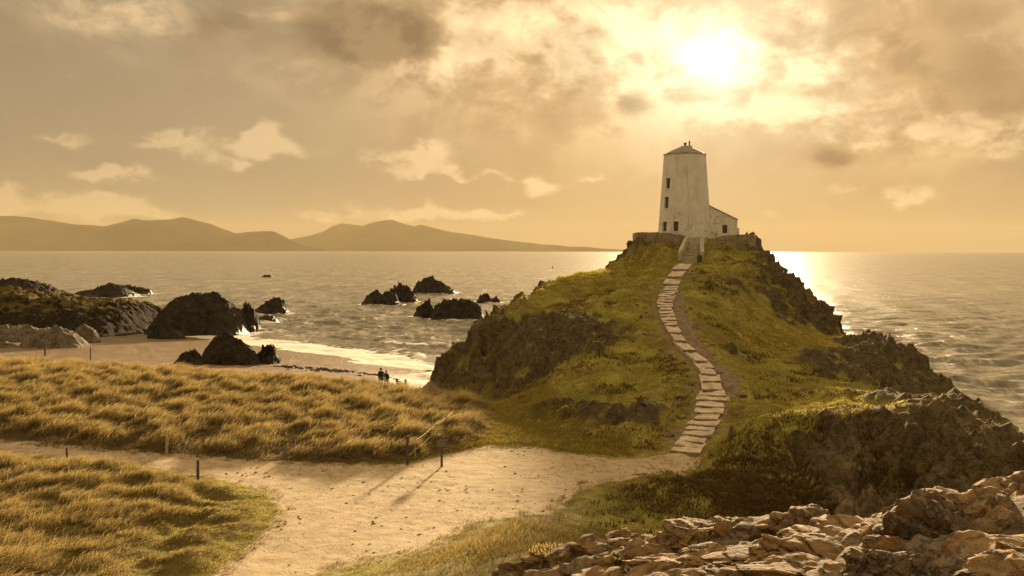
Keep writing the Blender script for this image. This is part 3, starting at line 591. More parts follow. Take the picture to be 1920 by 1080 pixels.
def sea_mat():
    m, nt, b, out, oc, g = newmat('sea_water'); P = g.outputs['Position']; fo = attr(nt, 'foam'); px_, py_, pz_ = xyz(nt, P)
    n1 = noise(nt, vmul(nt, P, (.45, .8, 0)), 1.0, 5, .62, .3); n2 = noise(nt, vmul(nt, P, (.05, .11, 0)), 1.0, 5, .6, .2); n3 = noise(nt, vmul(nt, P, (2.2, 3.4, 0)), 1.0, 4, .6)
    n4 = noise(nt, vmul(nt, P, (.006, .016, 0)), 1.0, 5, .6)
    lace = noise(nt, P, 2.6, 5, .68, .7)
    ff = (fo*1.25+(lace-.5)*1.0-.12).sstep(.28, .68)
    base = mixc(nt, (n4*.5+n2*.5).sstep(.35, .65), (0.17, 0.152, 0.105), (0.27, 0.24, 0.175))
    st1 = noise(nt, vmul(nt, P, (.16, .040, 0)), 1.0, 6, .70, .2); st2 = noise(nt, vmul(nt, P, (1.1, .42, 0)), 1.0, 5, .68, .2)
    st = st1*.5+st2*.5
    base = mixc(nt, st.sstep(.50, .60)*.9, base, (0.50, 0.45, 0.34)); base = mixc(nt, st.sstep(.49, .38)*.9, base, (0.050, 0.042, 0.022))  # bright crests and dark troughs of the ripples painted into the water colour
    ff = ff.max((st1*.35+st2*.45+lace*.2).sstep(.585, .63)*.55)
    cc = mixc(nt, ff, base, (0.82, 0.77, 0.66)); nt.links.new(cc, b.inputs['Base Color'])
    nt.links.new((ff*.6+.22).k, b.inputs['Roughness']); b.inputs['IOR'].default_value = 1.33; b.inputs['Specular IOR Level'].default_value = .34
    bump(nt, b, n1*.55+n2*.5+n3*.1+n4*.7+st2*.2+ff*.15, 1.0, .33); return m
M['sea'] = sea_mat()
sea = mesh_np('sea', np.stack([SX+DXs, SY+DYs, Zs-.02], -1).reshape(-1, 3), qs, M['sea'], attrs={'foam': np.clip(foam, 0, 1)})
tag(sea, 'choppy golden sea reaching to the horizon', 'sea', kind='structure')

# ------------------------------------------------------------------ far mountains
def mountain(pts, d, depth, label, seed):
    xs = np.array([(p[0]-CX)/F*d for p in pts]); zs = np.array([CAMZ+(HY-p[1])/F*d for p in pts])
    nx, ny = 220, 40
    U, V = np.meshgrid(np.linspace(0, 1, nx), np.linspace(-1, 1, ny)); X = xs[0]+U*(xs[-1]-xs[0])
    Hc = np.interp(X, xs, zs); prof = np.clip(1-np.abs(V), 0, 1)**1.15
    n = fbm(X/900+seed, V*depth/900, 0, 5, ridge=True)
    Z = Hc*prof*(1+(n-.45)*.55*(1-prof)*1.6)+fbm(X/400+seed, V*3, 0, 3)*16*prof
    ii = np.arange(nx*ny).reshape(ny, nx); q = np.stack([ii[:-1, :-1], ii[:-1, 1:], ii[1:, 1:], ii[1:, :-1]], -1).reshape(-1, 4)
    dp = depth*np.clip(.06+.94*Hc/480, .05, 1.1)
    o = mesh_np('mountain_range', np.stack([X, d+V*dp, Z-8], -1).reshape(-1, 3), q, M['mount']); tag(o, label, kind='structure'); return o
M['mount'] = simple('far_moorland', (0.11, 0.085, 0.05), .95, .3, .0012, 0)
mountain([(-420, 430), (-250, 412), (-100, 398), (0, 404), (25, 404), (60, 409), (100, 413), (130, 419), (200, 424), (228, 417), (252, 408), (270, 411), (285, 412), (320, 410), (345, 406), (365, 411), (395, 418), (420, 428), (442, 437), (462, 434), (485, 432), (515, 433), (530, 441), (545, 450), (580, 462), (620, 469)], 13000, 1250, 'hazy near range of hills across the bay', 1.1)
mountain([(430, 469), (500, 458), (545, 447), (580, 442), (605, 434), (625, 422), (642, 417), (662, 420), (680, 422), (705, 415), (735, 410), (755, 416), (778, 423), (790, 420), (810, 425), (850, 434), (900, 441), (950, 449), (1010, 456), (1080, 461), (1140, 465), (1200, 469)], 17000, 1450, 'fainter peaked range beyond the open sea', 5.3)

# ------------------------------------------------------------------ lighthouse
TX, TY, TZ = 20.85, 116.0, 15.4
FACE = math.atan2(-TY, -TX)                              # bearing from tower to viewer
def tower_r(h): return 3.22-(3.22-2.5)*(h/10.2)
lh = empty('lighthouse', (TX, TY, TZ)); tag(lh, 'tapering whitewashed round lighthouse tower with lean-to on the rocky knoll', 'lighthouse')
WINS = [(-46.5, 6.05, 7.3, .74), (-48, 3.7, 5.05, .74), (-50, .95, 2.1, .80), (-19.5, .95, 2.1, .62), (-83, .95, 2.1, .8), (150, 4, 5.2, .7), (95, 6, 7.2, .7)]
def build_tower():
    RT = 10.2; angs = [math.radians(a) for a in np.arange(0, 360, 5)]; hs = list(np.linspace(-.6, RT, 12))
    ws = []
    for th, z0, z1, wd_ in WINS:
        r = tower_r((z0+z1)/2); c0 = (FACE+math.radians(th)) % (2*math.pi); ha = wd_/2/r
        ws.append((c0-ha, c0+ha, z0, z1)); hs += [z0, z1]
    angs = [a for a in angs if not any(abs((a-(w0+w1)/2+math.pi) % (2*math.pi)-math.pi) < (w1-w0)/2+.02 for w0, w1, _, _ in ws)]
    for w0, w1, _, _ in ws: angs += [w0 % (2*math.pi), w1 % (2*math.pi)]
    angs = sorted(angs); hs = sorted(set(round(h, 4) for h in hs))
    bm = bmesh.new(); n = len(angs)
    G = [[bm.verts.new((math.cos(a)*tower_r(h), math.sin(a)*tower_r(h), h)) for a in angs] for h in hs]
    for j in range(len(hs)-1):
        hm_ = (hs[j]+hs[j+1])/2
        for i in range(n):
            a0, a1 = angs[i], angs[(i+1) % n]; am = (a0+((a1-a0) % (2*math.pi))/2)
            if any(z0 < hm_ < z1 and abs((am-(w0+w1)/2+math.pi) % (2*math.pi)-math.pi) < (w1-w0)/2 for w0, w1, z0, z1 in ws): continue
            bm.faces.new((G[j][i], G[j][(i+1) % n], G[j+1][(i+1) % n], G[j+1][i]))
    inner = .30
    for w0, w1, z0, z1 in ws:                            # reveals
        def p(a, h, dr): r = tower_r(h)-dr; return bm.verts.new((math.cos(a)*r, math.sin(a)*r, h))
        o_ = [p(w0, z0, 0), p(w1, z0, 0), p(w1, z1, 0), p(w0, z1, 0)]; i_ = [p(w0, z0, inner), p(w1, z0, inner), p(w1, z1, inner), p(w0, z1, inner)]
        for k in range(4): bm.faces.new((o_[k], o_[(k+1) % 4], i_[(k+1) % 4], i_[k]))
    t = obj_bm('tower_wall', bm, M['wash'], lh, True)
    try: t.data.set_sharp_from_angle(angle=R(40))
    except Exception: pass
    for (w0, w1, z0, z1), (th, _, _, wd_) in zip(ws, WINS):
        a = (w0+w1)/2; r = tower_r((z0+z1)/2); dirv = Vector((math.cos(a), math.sin(a), 0)); tv = Vector((-dirv.y, dirv.x, 0))
        tilt = math.atan((3.22-2.5)/10.2)
        def wpart(nm, u0, u1, v0, v1, dep, th_, mat, par):
            b = bmesh.new(); box(b, (0, 0, 0), (th_, u1-u0, v1-v0)); o = obj_bm(nm, b, mat, par)
            c_ = dirv*(tower_r((v0+v1)/2)-dep)+tv*((u0+u1)/2); o.matrix_local = Matrix.Translation((c_.x, c_.y, (v0+v1)/2)) @ Matrix.Rotation(a, 4, 'Z') @ Matrix.Rotation(-tilt, 4, 'Y'); return o
        win = wpart('window', -wd_/2, wd_/2, z0, z1, .27, .04, M['shutter'], lh)
        bm2 = bmesh.new()
        for u in (-wd_/2+.035, 0, wd_/2-.035): box(bm2, (0.035, u, 0), (.03, .05, z1-z0-.01))
        for v in (-(z1-z0)/2+.035, 0, (z1-z0)/2-.035): box(bm2, (0.037, 0, v), (.03, wd_-.01, .05))
        obj_bm('window_frame', bm2, M['frame'], win)
        wpart('window_sill', -wd_/2-.08, wd_/2+.08, z0-.09, z0-.003, .0, .16, M['wash'], lh)
    bm = bmesh.new(); prof = [(2.5, 10.15), (2.56, 10.16), (2.57, 10.26), (2.45, 10.30), (1.5, 10.78), (.5, 11.22), (.42, 11.27)]; seg = 48; rings = []
    for r, h in prof: rings.append([bm.verts.new((math.cos(i*2*math.pi/seg)*r, math.sin(i*2*math.pi/seg)*r, h)) for i in range(seg)])
    for a, b in zip(rings[:-1], rings[1:]):
        for i in range(seg): bm.faces.new((a[i], a[(i+1) % seg], b[(i+1) % seg], b[i]))
    bm.faces.new(rings[-1]); roof = obj_bm('roof', bm, M['roof'], lh)
    bm = bmesh.new(); tube(bm, (.02, -.2, 11.2), (.02, -.2, 11.45), .12, .12, 10); tube(bm, (.02, -.2, 11.45), (.02, -.2, 11.66), .15, .19, 10); obj_bm('chimney_pot', bm, M['dark'], roof)
    bm = bmesh.new(); tube(bm, (.56, 0, 11.1), (.56, 0, 11.85), .085, .085, 10); tube(bm, (.56, 0, 11.82), (.56, 0, 11.88), .11, .11, 10); obj_bm('flue_pipe', bm, M['dark'], roof)
    bm = bmesh.new(); box(bm, (.62, .1, 11.2), (.56, .4, .3), 0, .02); obj_bm('chimney_block', bm, M['wash'], roof)
    # lean-to: front wall with window opening, sides, sloping roof
    x0, x1, y0, y1 = 2.5, 6.15, -1.0, 3.0; hl, hr = 4.12, 2.35; hh = lambda xx: hl+(hr-hl)*(xx-x0)/(x1-x0)
    bm = bmesh.new(); wx0, wx1, wz0, wz1 = 4.35, 4.95, .75, 1.75
    xsn = [x0, wx0, wx1, x1]
    def quad(*ps): bm.faces.new([bm.verts.new(p) for p in ps])
    for a, b in zip(xsn[:-1], xsn[1:]):
        if a == wx0:
            quad((a, y0, -.6), (b, y0, -.6), (b, y0, wz0), (a, y0, wz0)); quad((a, y0, wz1), (b, y0, wz1), (b, y0, hh(b)), (a, y0, hh(a)))
        else: quad((a, y0, -.6), (b, y0, -.6), (b, y0, hh(b)), (a, y0, hh(a)))
    for p, q in (((wx0, wz0), (wx1, wz0)), ((wx1, wz0), (wx1, wz1)), ((wx1, wz1), (wx0, wz1)), ((wx0, wz1), (wx0, wz0))): quad((p[0], y0, p[1]), (q[0], y0, q[1]), (q[0], y0+.25, q[1]), (p[0], y0+.25, p[1]))
    quad((x1, y0, -.6), (x1, y1, -.6), (x1, y1, hr), (x1, y0, hr)); quad((x1, y1, -.6), (x0, y1, -.6), (x0, y1, hl), (x1, y1, hr))
    an = obj_bm('annex_wall', bm, M['wash'], lh)
    bm = bmesh.new(); box(bm, ((wx0+wx1)/2, y0+.2, (wz0+wz1)/2), (wx1-wx0, .05, wz1-wz0)); win = obj_bm('window', bm, M['shutter'], lh)
    bm = bmesh.new()
    for u in (wx0+.03, (wx0+wx1)/2, wx1-.03): box(bm, (u, y0+.165, (wz0+wz1)/2), (.045, .03, wz1-wz0-.01))
    obj_bm('window_frame', bm, M['frame'], win)
    bm = bmesh.new(); t_ = .12; e = .08
    P0 = [(x0, y0-e, hh(x0)), (x1+e, y0-e, hh(x1+e)), (x1+e, y1+e, hh(x1+e)), (x0, y1+e, hh(x0))]
    a = [bm.verts.new(p) for p in P0]; b = [bm.verts.new((p[0], p[1], p[2]+t_)) for p in P0]
    bm.faces.new(a[::-1]); bm.faces.new(b)
    for k in range(4): bm.faces.new((a[k], a[(k+1) % 4], b[(k+1) % 4], b[k]))
    obj_bm('annex_roof', bm, M['roof'], lh)
    bm = bmesh.new(); box(bm, (x1+.12, y0+.5, .4), (.3, .7, 2.0), 0, .03); obj_bm('buttress', bm, M['wash'], lh)
build_tower()
# enclosure wall round the terrace, gap for the entrance stair
def wall_strip(name, pts, tops, bots, th, mat, parent=None, seed=0):
    """a rubble wall along a polyline with a wandering top and slightly uneven faces"""
    P = []; 
    for (a, b, ta, tb, ba, bb) in zip(pts[:-1], pts[1:], tops[:-1], tops[1:], bots[:-1], bots[1:]):
        n = max(2, int(math.hypot(b[0]-a[0], b[1]-a[1])/.22))
        for i in range(n): t = i/n; P.append((a[0]+(b[0]-a[0])*t, a[1]+(b[1]-a[1])*t, ta+(tb-ta)*t, ba+(bb-ba)*t))
    P.append((*pts[-1], tops[-1], bots[-1])); P = np.array(P); n = len(P)
    tn = np.gradient(P[:, :2], axis=0); tn /= np.linalg.norm(tn, axis=1)[:, None]; nn = np.stack([-tn[:, 1], tn[:, 0]], 1)
    top = P[:, 2]+fbm(np.arange(n)*.33+seed, seed, 0, 3)*.09
    rows = []; m_ = 7
    for k in range(m_):
        f = k/(m_-1); z_ = P[:, 3]*(1-f)+top*f; jit = fbm(np.arange(n)*.45+seed, f*6, seed, 2)*.07
        rows.append(np.stack([P[:, 0]+nn[:, 0]*(th/2+jit), P[:, 1]+nn[:, 1]*(th/2+jit), z_], 1))
    for k in range(m_-1, -1, -1):
        f = k/(m_-1); z_ = P[:, 3]*(1-f)+(top+.03)*f; jit = fbm(np.arange(n)*.45+seed+50, f*6, seed, 2)*.07
        rows.append(np.stack([P[:, 0]-nn[:, 0]*(th/2+jit), P[:, 1]-nn[:, 1]*(th/2+jit), z_], 1))
    V = np.array(rows).reshape(-1, 3); K = len(rows); f = []
    for k in range(K):
        k2 = (k+1) % K
        for i in range(n-1): f.append((k*n+i, k*n+i+1, k2*n+i+1, k2*n+i))
    f.append([k*n for k in range(K)]); f.append([k*n+n-1 for k in range(K)][::-1])
    return mesh_np(name, V, f, mat, parent, smooth=False)
encl = empty('enclosure_wall', (21.8, 113, 15)); encl.location = (0, 0, 0); tag(encl, 'low rubble stone wall enclosing the lighthouse terrace', 'wall')
wall_strip('wall_section', [(16.3, 121.0), (15.0, 117), (15.1, 113.6), (16.6, 112.2), (18.6, 111.3), (20.0, 110.9)], [16.0, 16.1, 16.2, 16.15, 16.0, 15.75], [13.5]*3+[13.9, 13.6, 13.3], .55, M['masonry'], encl, 3)
wall_strip('wall_section', [(22.6, 110.8), (24.2, 110.9), (26.2, 111.3), (28.2, 112.2), (28.75, 114.2), (28.7, 118), (27, 121.6)], [15.3, 15.75, 15.9, 15.95, 15.95, 15.9, 15.9], [13.3, 13.5, 13.4, 12.8, 12.6, 12.5, 12.5], .55, M['masonry'], encl, 9)
wall_strip('wall_section', [(27.0, 121.7), (21.8, 123.2), (16.3, 121.1)], [15.9, 16, 16], [12, 12, 12], .55, M['masonry'], encl, 15)
# entrance stair through the wall, with limewashed parapets
ent = empty('entrance_stair', (20.6, 108, 12.6)); ent.location = (0, 0, 0); tag(ent, 'short stone stair between limewashed parapets below the lighthouse door', 'stair')
for i in range(11):
    t = i/10; bm = bmesh.new(); box(bm, (19.9+1.15*t, 107.4+4.4*t, 12.75+2.75*t-.35), (1.7, .52, .9), -.2, .02); obj_bm('step', bm, M['render'], ent)
def parapet(a, b, za0, za1, zb0, zb1, th):
    bm = bmesh.new(); a = Vector(a); b = Vector(b); dd = (b-a).normalized(); n = Vector((-dd.y, dd.x))*th/2
    v = [bm.verts.new((p.x+s*n.x, p.y+s*n.y, z_)) for p, z0, z1 in ((a, za0, za1), (b, zb0, zb1)) for s in (-1, 1) for z_ in (z0, z1)]
    for f in ((0, 1, 3, 2), (4, 6, 7, 5), (0, 4, 5, 1), (2, 3, 7, 6), (1, 5, 7, 3), (0, 2, 6, 4)): bm.faces.new([v[i] for i in f])
    bmesh.ops.recalc_face_normals(bm, faces=bm.faces); bmesh.ops.bevel(bm, geom=bm.edges[:], offset=.04, segments=1, affect='EDGES')
    return obj_bm('parapet', bm, M['render'], ent)
parapet((18.75, 107.6), (20.25, 111.1), 12.0, 13.95, 14.0, 15.85, .4)
parapet((21.15, 106.9), (21.95, 110.9), 12.0, 13.95, 13.0, 15.45, .5)
bm = bmesh.new(); box(bm, (20.85, 106.62, 13.0), (.5, .12, 1.15), .1, .02); dn = obj_bm('niche_door', bm, M['wood'], ent)

# ------------------------------------------------------------------ stone steps up the hill
stp = empty('stair_path', (0, 0, 0)); tag(stp, 'long flight of worn stone steps climbing to the lighthouse', kind='structure')
sp = np.array(STW); seg = np.concatenate([[0], np.cumsum(np.hypot(np.diff(sp[:, 0]), np.diff(sp[:, 1])))])
def stair_at(s): return np.array([np.interp(s, seg, sp[:, k]) for k in range(3)])
WID = [(0, 1.75), (4, 1.7), (9, 1.75), (10.5, 2.0), (13, 1.35), (17, 1.15), (22, 1.0), (28, 1.0), (33, 1.25), (37, 1.45), (42, 1.5), (47, 1.5), (60, 1.75)]
s = 0.3; k = 0; srng = random.Random(4); tops = []
while s < seg[-1]-.2:
    L_ = srng.uniform(.85, 1.3) if s < 11 else (srng.uniform(1.4, 2.6) if s < 26 else srng.uniform(.75, 1.2))
    if s > 42.5: L_ = srng.uniform(2.6, 4.2)
    s1 = min(s+L_, seg[-1]+.3); tops.append((s, s1)); s = s1
for k, (s0, s1) in enumerate(tops):
    a, b = stair_at(s0), stair_at(s1); wd_ = np.interp((s0+s1)/2, [q[0] for q in WID], [q[1] for q in WID])*srng.uniform(.85, 1.15)
    dx, dy = (b-a)[:2]; Lh = math.hypot(dx, dy); tx, ty = dx/Lh, dy/Lh; nxn, nyn = ty, -tx
    rise = max(.12, b[2]-a[2]); zt = a[2]+.26*rise+.02+srng.uniform(-.03, .03)
    # tread: irregular slab of packed stone and sand
    nP = 5; vt = []; fr = [(-.5+ i/(nP-1)) for i in range(nP)]
    sk = srng.uniform(-.12, .12); fe = [(a[0]+nxn*f*wd_+tx*(sk*f*2+srng.uniform(-.12, .12)), a[1]+nyn*f*wd_+ty*(sk*f*2+srng.uniform(-.12, .12))) for f in fr]
    be = [(b[0]+nxn*f*wd_*srng.uniform(.95, 1.05)+tx*.3, b[1]+nyn*f*wd_+ty*.3) for f in fr]
    V = []; tl = srng.uniform(-.06, .06); jz = [srng.uniform(-.04, .04)+tl*q*2 for q in fr]
    for (q, off_) in ((fe, -.02), (be, .70*rise)):
        for i, p in enumerate(q): V.append((p[0], p[1], zt+off_+jz[i]))
    for (q, off_) in ((fe, -.02), (be, .03)):
        for i, p in enumerate(q): V.append((p[0], p[1], zt-rise-.45))
    f = []
    for i in range(nP-1):
        f += [(i, i+1, nP+i+1, nP+i), (2*nP+i+1, 2*nP+i, i, i+1)[::-1], (nP+i, nP+i+1, 3*nP+i+1, 3*nP+i)[::-1]]
    f += [(0, nP, 3*nP, 2*nP), (nP-1, 2*nP-1, 4*nP-1, 3*nP-1)[::-1]]
    st = mesh_np('step', V, f, M['tread'], stp, smooth=False)
    # riser: edge stones just proud of the tread, coloured dark for the shaded face
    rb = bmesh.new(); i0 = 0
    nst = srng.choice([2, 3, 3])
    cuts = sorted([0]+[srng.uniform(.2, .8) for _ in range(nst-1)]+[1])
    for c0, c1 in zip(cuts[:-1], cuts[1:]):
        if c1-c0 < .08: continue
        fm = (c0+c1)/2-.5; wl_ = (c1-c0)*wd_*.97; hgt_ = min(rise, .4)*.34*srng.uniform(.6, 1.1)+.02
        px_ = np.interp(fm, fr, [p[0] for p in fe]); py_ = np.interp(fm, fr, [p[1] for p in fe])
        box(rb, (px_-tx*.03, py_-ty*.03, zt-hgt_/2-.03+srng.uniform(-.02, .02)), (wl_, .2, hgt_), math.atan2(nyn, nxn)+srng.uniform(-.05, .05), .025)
    obj_bm('riser', rb, M['slate_shade'], st)

# ------------------------------------------------------------------ grass
def blades(name, X, Y, Z, n_per, L, Wd, spread, wind, mat, tint, label, seed=1, outward=.45):
    r = np.random.default_rng(seed); N = len(X); idx_ = np.repeat(np.arange(N), n_per); B = len(idx_)
    a = r.random(B)*2*np.pi; rad = np.sqrt(r.random(B))*spread[idx_] if isinstance(spread, np.ndarray) else np.sqrt(r.random(B))*spread
    bx_, by_ = X[idx_]+np.cos(a)*rad, Y[idx_]+np.sin(a)*rad; bz_ = hgt(bx_, by_)-.03
    Lb = L[idx_]*r.uniform(.55, 1.15, B); out_ = outward*r.uniform(.1, 1.2, B)
    lx = np.cos(a)*out_+wind[0]*r.uniform(.5, 1.3, B); ly = np.sin(a)*out_+wind[1]*r.uniform(.5, 1.3, B)
    wa = r.random(B)*np.pi; wv_ = np.stack([np.cos(wa), np.sin(wa), np.zeros(B)], 1)*(Wd*r.uniform(.6, 1.3, B))[:, None]*.5
    p0 = np.stack([bx_, by_, bz_], 1); nrm = np.sqrt(1+(lx**2+ly**2)*.3)
    p1 = p0+np.stack([lx*.28*Lb, ly*.28*Lb, .58*Lb], 1)/nrm[:, None]
    p2 = p0+np.stack([lx*.95*Lb, ly*.95*Lb, (.95-.22*np.hypot(lx, ly))*Lb], 1)/nrm[:, None]
    V = np.stack([p0-wv_, p0+wv_, p1+wv_*.8, p1-wv_*.8, p2], 1).reshape(-1, 3)
    o = np.arange(B)[:, None]*5
    T = np.concatenate([o+np.array([[0, 1, 2]]), o+np.array([[0, 2, 3]]), o+np.array([[3, 2, 4]])], 0)
    tt = np.tile(np.array([0, 0, .55, .55, 1.0]), B); tn = np.repeat(tint[idx_]+r.normal(size=B)*.2, 5)
    ob = mesh_np(name, V, T, mat, smooth=False, attrs={'along': tt, 'tint': tn}); tag(ob, label, 'grass', kind='stuff'); return ob
def grass_mat(name, base, mid_, tip, green):
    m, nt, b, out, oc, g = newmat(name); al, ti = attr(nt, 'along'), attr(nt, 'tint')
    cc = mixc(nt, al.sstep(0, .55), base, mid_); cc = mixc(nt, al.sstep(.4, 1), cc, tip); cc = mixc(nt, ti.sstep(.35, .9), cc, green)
    nt.links.new(cc, b.inputs['Base Color']); b.inputs['Roughness'].default_value = .6; b.inputs['Specular IOR Level'].default_value = .25
    tr = nt.nodes.new('ShaderNodeBsdfTranslucent'); nt.links.new(cc, tr.inputs[0]); mx = nt.nodes.new('ShaderNodeMixShader'); mx.inputs[0].default_value = .5
    nt.links.new(b.outputs[0], mx.inputs[1]); nt.links.new(tr.outputs[0], mx.inputs[2]); nt.links.new(mx.outputs[0], out.inputs[0]); return m
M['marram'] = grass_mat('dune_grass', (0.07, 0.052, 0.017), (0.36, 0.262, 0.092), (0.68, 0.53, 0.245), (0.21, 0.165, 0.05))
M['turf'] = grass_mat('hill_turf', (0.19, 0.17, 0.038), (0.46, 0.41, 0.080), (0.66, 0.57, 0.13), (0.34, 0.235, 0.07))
def scatter(n, x0, x1, y0, y1, seed):
    r = np.random.default_rng(seed); return r.uniform(x0, x1, n), r.uniform(y0, y1, n), r
# dune field
def dune_grass(name, n, box_, sdf_pts, seed, label, lmul, edge):
    X, Y, r = scatter(n, *box_, seed); s_ = poly_sdf(X, Y, sdf_pts)+fbm(X*.9, Y*.9, 3.3, 4)*.6
    hu = fbm(X*0.42, Y*0.55, 8.1, 4, g=0.55); den = sm(-.34, .18, hu+r.normal(size=n)*.08)
    vis = (np.abs(X) < .56*Y+6)
    keep = (s_ < edge) & (r.random(n) < .12+.88*den) & vis; X, Y, hu, s_ = X[keep], Y[keep], hu[keep], s_[keep]
    Lg = (.42+.55*sm(-.35, .45, hu))*lmul*(.42+.58*sm(.2, -1.6, s_)); ti = .1+.45*sm(.1, -.45, hu)+.3*sm(-2.0, 0, s_)
    print(name, len(X))
    return X, Y, Lg, ti
X, Y, Lg, ti = dune_grass('dune', 36000, (-60, 2, 50, 96), DUNE, 21, '', 1.0, .15)
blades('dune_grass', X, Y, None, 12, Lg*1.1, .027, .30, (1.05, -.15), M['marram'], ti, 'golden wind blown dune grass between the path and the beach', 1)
X, Y, Lg, ti = dune_grass('patch', 15000, (-34, -6, 27, 58), PATCH, 22, '', .8, .3)
short = sm(-20, -12.5, X+(Y-44)*.25)                         # grazed end of the patch
Lg = Lg*(1-.62*short); ti = ti+.35*short
blades('dune_grass', X, Y, None, 13, Lg*1.1, .021, .27, (1.05, -.15), M['marram'], ti, 'tussocky dune grass inside the bend of the sandy path', 2)
X, Y, r = scatter(16000, -24, -6, 29, 54, 27); keep = (poly_sdf(X, Y, PATCH)+fbm(X*.9, Y*.9, 3.3, 4)*.6 < .15) & (r.random(16000) < sm(-21, -14, X+(Y-44)*.25)); X, Y = X[keep], Y[keep]
blades('grazed_grass', X, Y, None, 8, .07+.10*r.random(len(X)), .020, .16, (.6, -.1), M['turf'], .15+.7*r.random(len(X)), 'short grazed turf at the rounded end of the dune patch', 12, .9)
# hill turf
n = 120000; X, Y, r = scatter(n, -8, 40, 38, 114, 31)
rkv = hgt(X, Y, rk); dSv = line_dist(X, Y, STW); sh = poly_sdf(X, Y, HILL); dTv = line_dist(X, Y, TRACK); gl = hgt(X, Y, np.clip(grassledge+.9*shoulder, 0, 1)); dv_ = hgt(X, Y, dry); rTv = np.hypot((X-21.8)/6.9, (Y-116.6)/6)
pn = fbm(X*.6, Y*.6, 4, 3)
keep = (sh < -.3) & (rkv < .45+pn*.3) & (dSv > .72+.55*fbm(X*.9, Y*.9, 2, 3)+.25*(Y < 66)) & (dTv > .7) & (hgt(X, Y) > 1.2) & (rTv > 1.0) & (r.random(n) < .45+.55*sm(-.2, .3, pn))
brn = np.exp(-((X-14.5)**2/45+(Y-46.5)**2/28)); keep &= r.random(n) > .85*brn
X, Y, gl, dv_, pn = X[keep], Y[keep], gl[keep], dv_[keep], pn[keep]; print('turf', len(X))
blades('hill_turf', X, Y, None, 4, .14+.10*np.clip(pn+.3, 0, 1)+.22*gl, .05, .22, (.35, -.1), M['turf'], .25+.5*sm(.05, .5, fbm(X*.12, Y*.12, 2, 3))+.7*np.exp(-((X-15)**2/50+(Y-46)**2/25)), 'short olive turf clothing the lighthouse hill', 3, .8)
X, Y, r = scatter(26000, -6, 16, 22, 52, 41)
s1 = poly_sdf(X, Y, PATH)+fbm(X*.9, Y*.9, 3.3, 4)*.5; keep = (s1 > .15) & (poly_sdf(X, Y, PATCH) > .5) & (hgt(X, Y) > 1.3) & (X > -.25*Y+2) & (r.random(26000) < .5+.5*sm(-.1, .3, fbm(X*.7, Y*.7, 1, 3))) & (dSv.min() < 1e9)
X, Y = X[keep], Y[keep]; tall = np.exp(-((X-.3)**2+(Y-32.5)**2)/9.0)
blades('bank_grass', X, Y, None, 7, (.10+.45*tall+.12*np.clip(fbm(X*.7, Y*.7, 1, 3), 0, 1)), .022, .2, (.45, -.1), M['marram'], .75+.4*RNG.random(len(X))-.6*tall, 'rough grass on the bank between the sand and the rocks', 4, .7)
X, Y, r = scatter(12000, -4, 7, 54.5, 84, 43); keep = (poly_sdf(X, Y, HILL) > -3) & (poly_sdf(X, Y, PATH) > .4) & (poly_sdf(X, Y, DUNE) > -.5) & (hgt(X, Y) > 1.25); X, Y = X[keep], Y[keep]
blades('saddle_grass', X, Y, None, 6, .3+.0*X, .04, .25, (.5, -.1), M['turf'], .55+.2*RNG.random(len(X)), 'brown scrubby grass in the hollow beside the hill', 5, .6)

M['heath'] = grass_mat('heather_clump', (0.05, 0.034, 0.012), (0.15, 0.10, 0.03), (0.24, 0.16, 0.045), (0.15, 0.08, 0.03))
n = 14000; X, Y, r = scatter(n, -8, 40, 38, 112, 33)
hn = fbm(X*.22, Y*.22, 14, 4)+.35*fbm(X*.9, Y*.9, 3, 3)
keep = (poly_sdf(X, Y, HILL) < -.5) & (hn+.28*np.exp(-((hgt(X, Y, rk)-.35)/.25)**2) > .20-.45*np.exp(-((X-15)**2/60+(Y-46)**2/22))) & (line_dist(X, Y, STW) > 1.6) & (line_dist(X, Y, TRACK) > .9) & (hgt(X, Y) > 1.2) & (np.hypot((X-21.8)/6.9, (Y-116.6)/6) > 1.0) & (hgt(X, Y, grassledge+shoulder) < .4)
X, Y, hn = X[keep], Y[keep], hn[keep]
Xa, Ya = np.random.default_rng(77).normal(14.5, 4.2, 3600), np.random.default_rng(78).normal(46.8, 3.4, 3600)
ka = (line_dist(Xa, Ya, STW) > 1.9) & (poly_sdf(Xa, Ya, PATH) > 1.2) & (hgt(Xa, Ya) > .8) & (Ya > 39) & (hgt(Xa, Ya, rk) < .75)
X, Y, hn = np.concatenate([X, Xa[ka]]), np.concatenate([Y, Ya[ka]]), np.concatenate([hn, np.full(ka.sum(), .25)]); print('heath', len(X))
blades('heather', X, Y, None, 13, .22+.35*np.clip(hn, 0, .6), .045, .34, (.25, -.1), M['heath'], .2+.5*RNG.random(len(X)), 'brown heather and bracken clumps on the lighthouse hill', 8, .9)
# ragged fringe of tufts along the edges of the sand
X, Y, r = scatter(60000, -36, 13, 31, 60, 47); s1 = poly_sdf(X, Y, PATH); fn = fbm(X*.8, Y*.8, 6.1, 4)
keep = (np.abs(s1+.1+fn*.7) < .42) & (r.random(60000) < .30+.5*sm(-.1, .3, fn)) & (line_dist(X, Y, STW) > 1.1) & (np.abs(X) < .56*Y+4); X, Y = X[keep], Y[keep]; print('fringe', len(X))
blades('edge_grass', X, Y, None, 9, .07+.16*r.random(len(X))**2, .020, .17, (.6, -.1), M['marram'], .45+.5*r.random(len(X)), 'thin ragged grass fringing the sandy path', 9, .8)
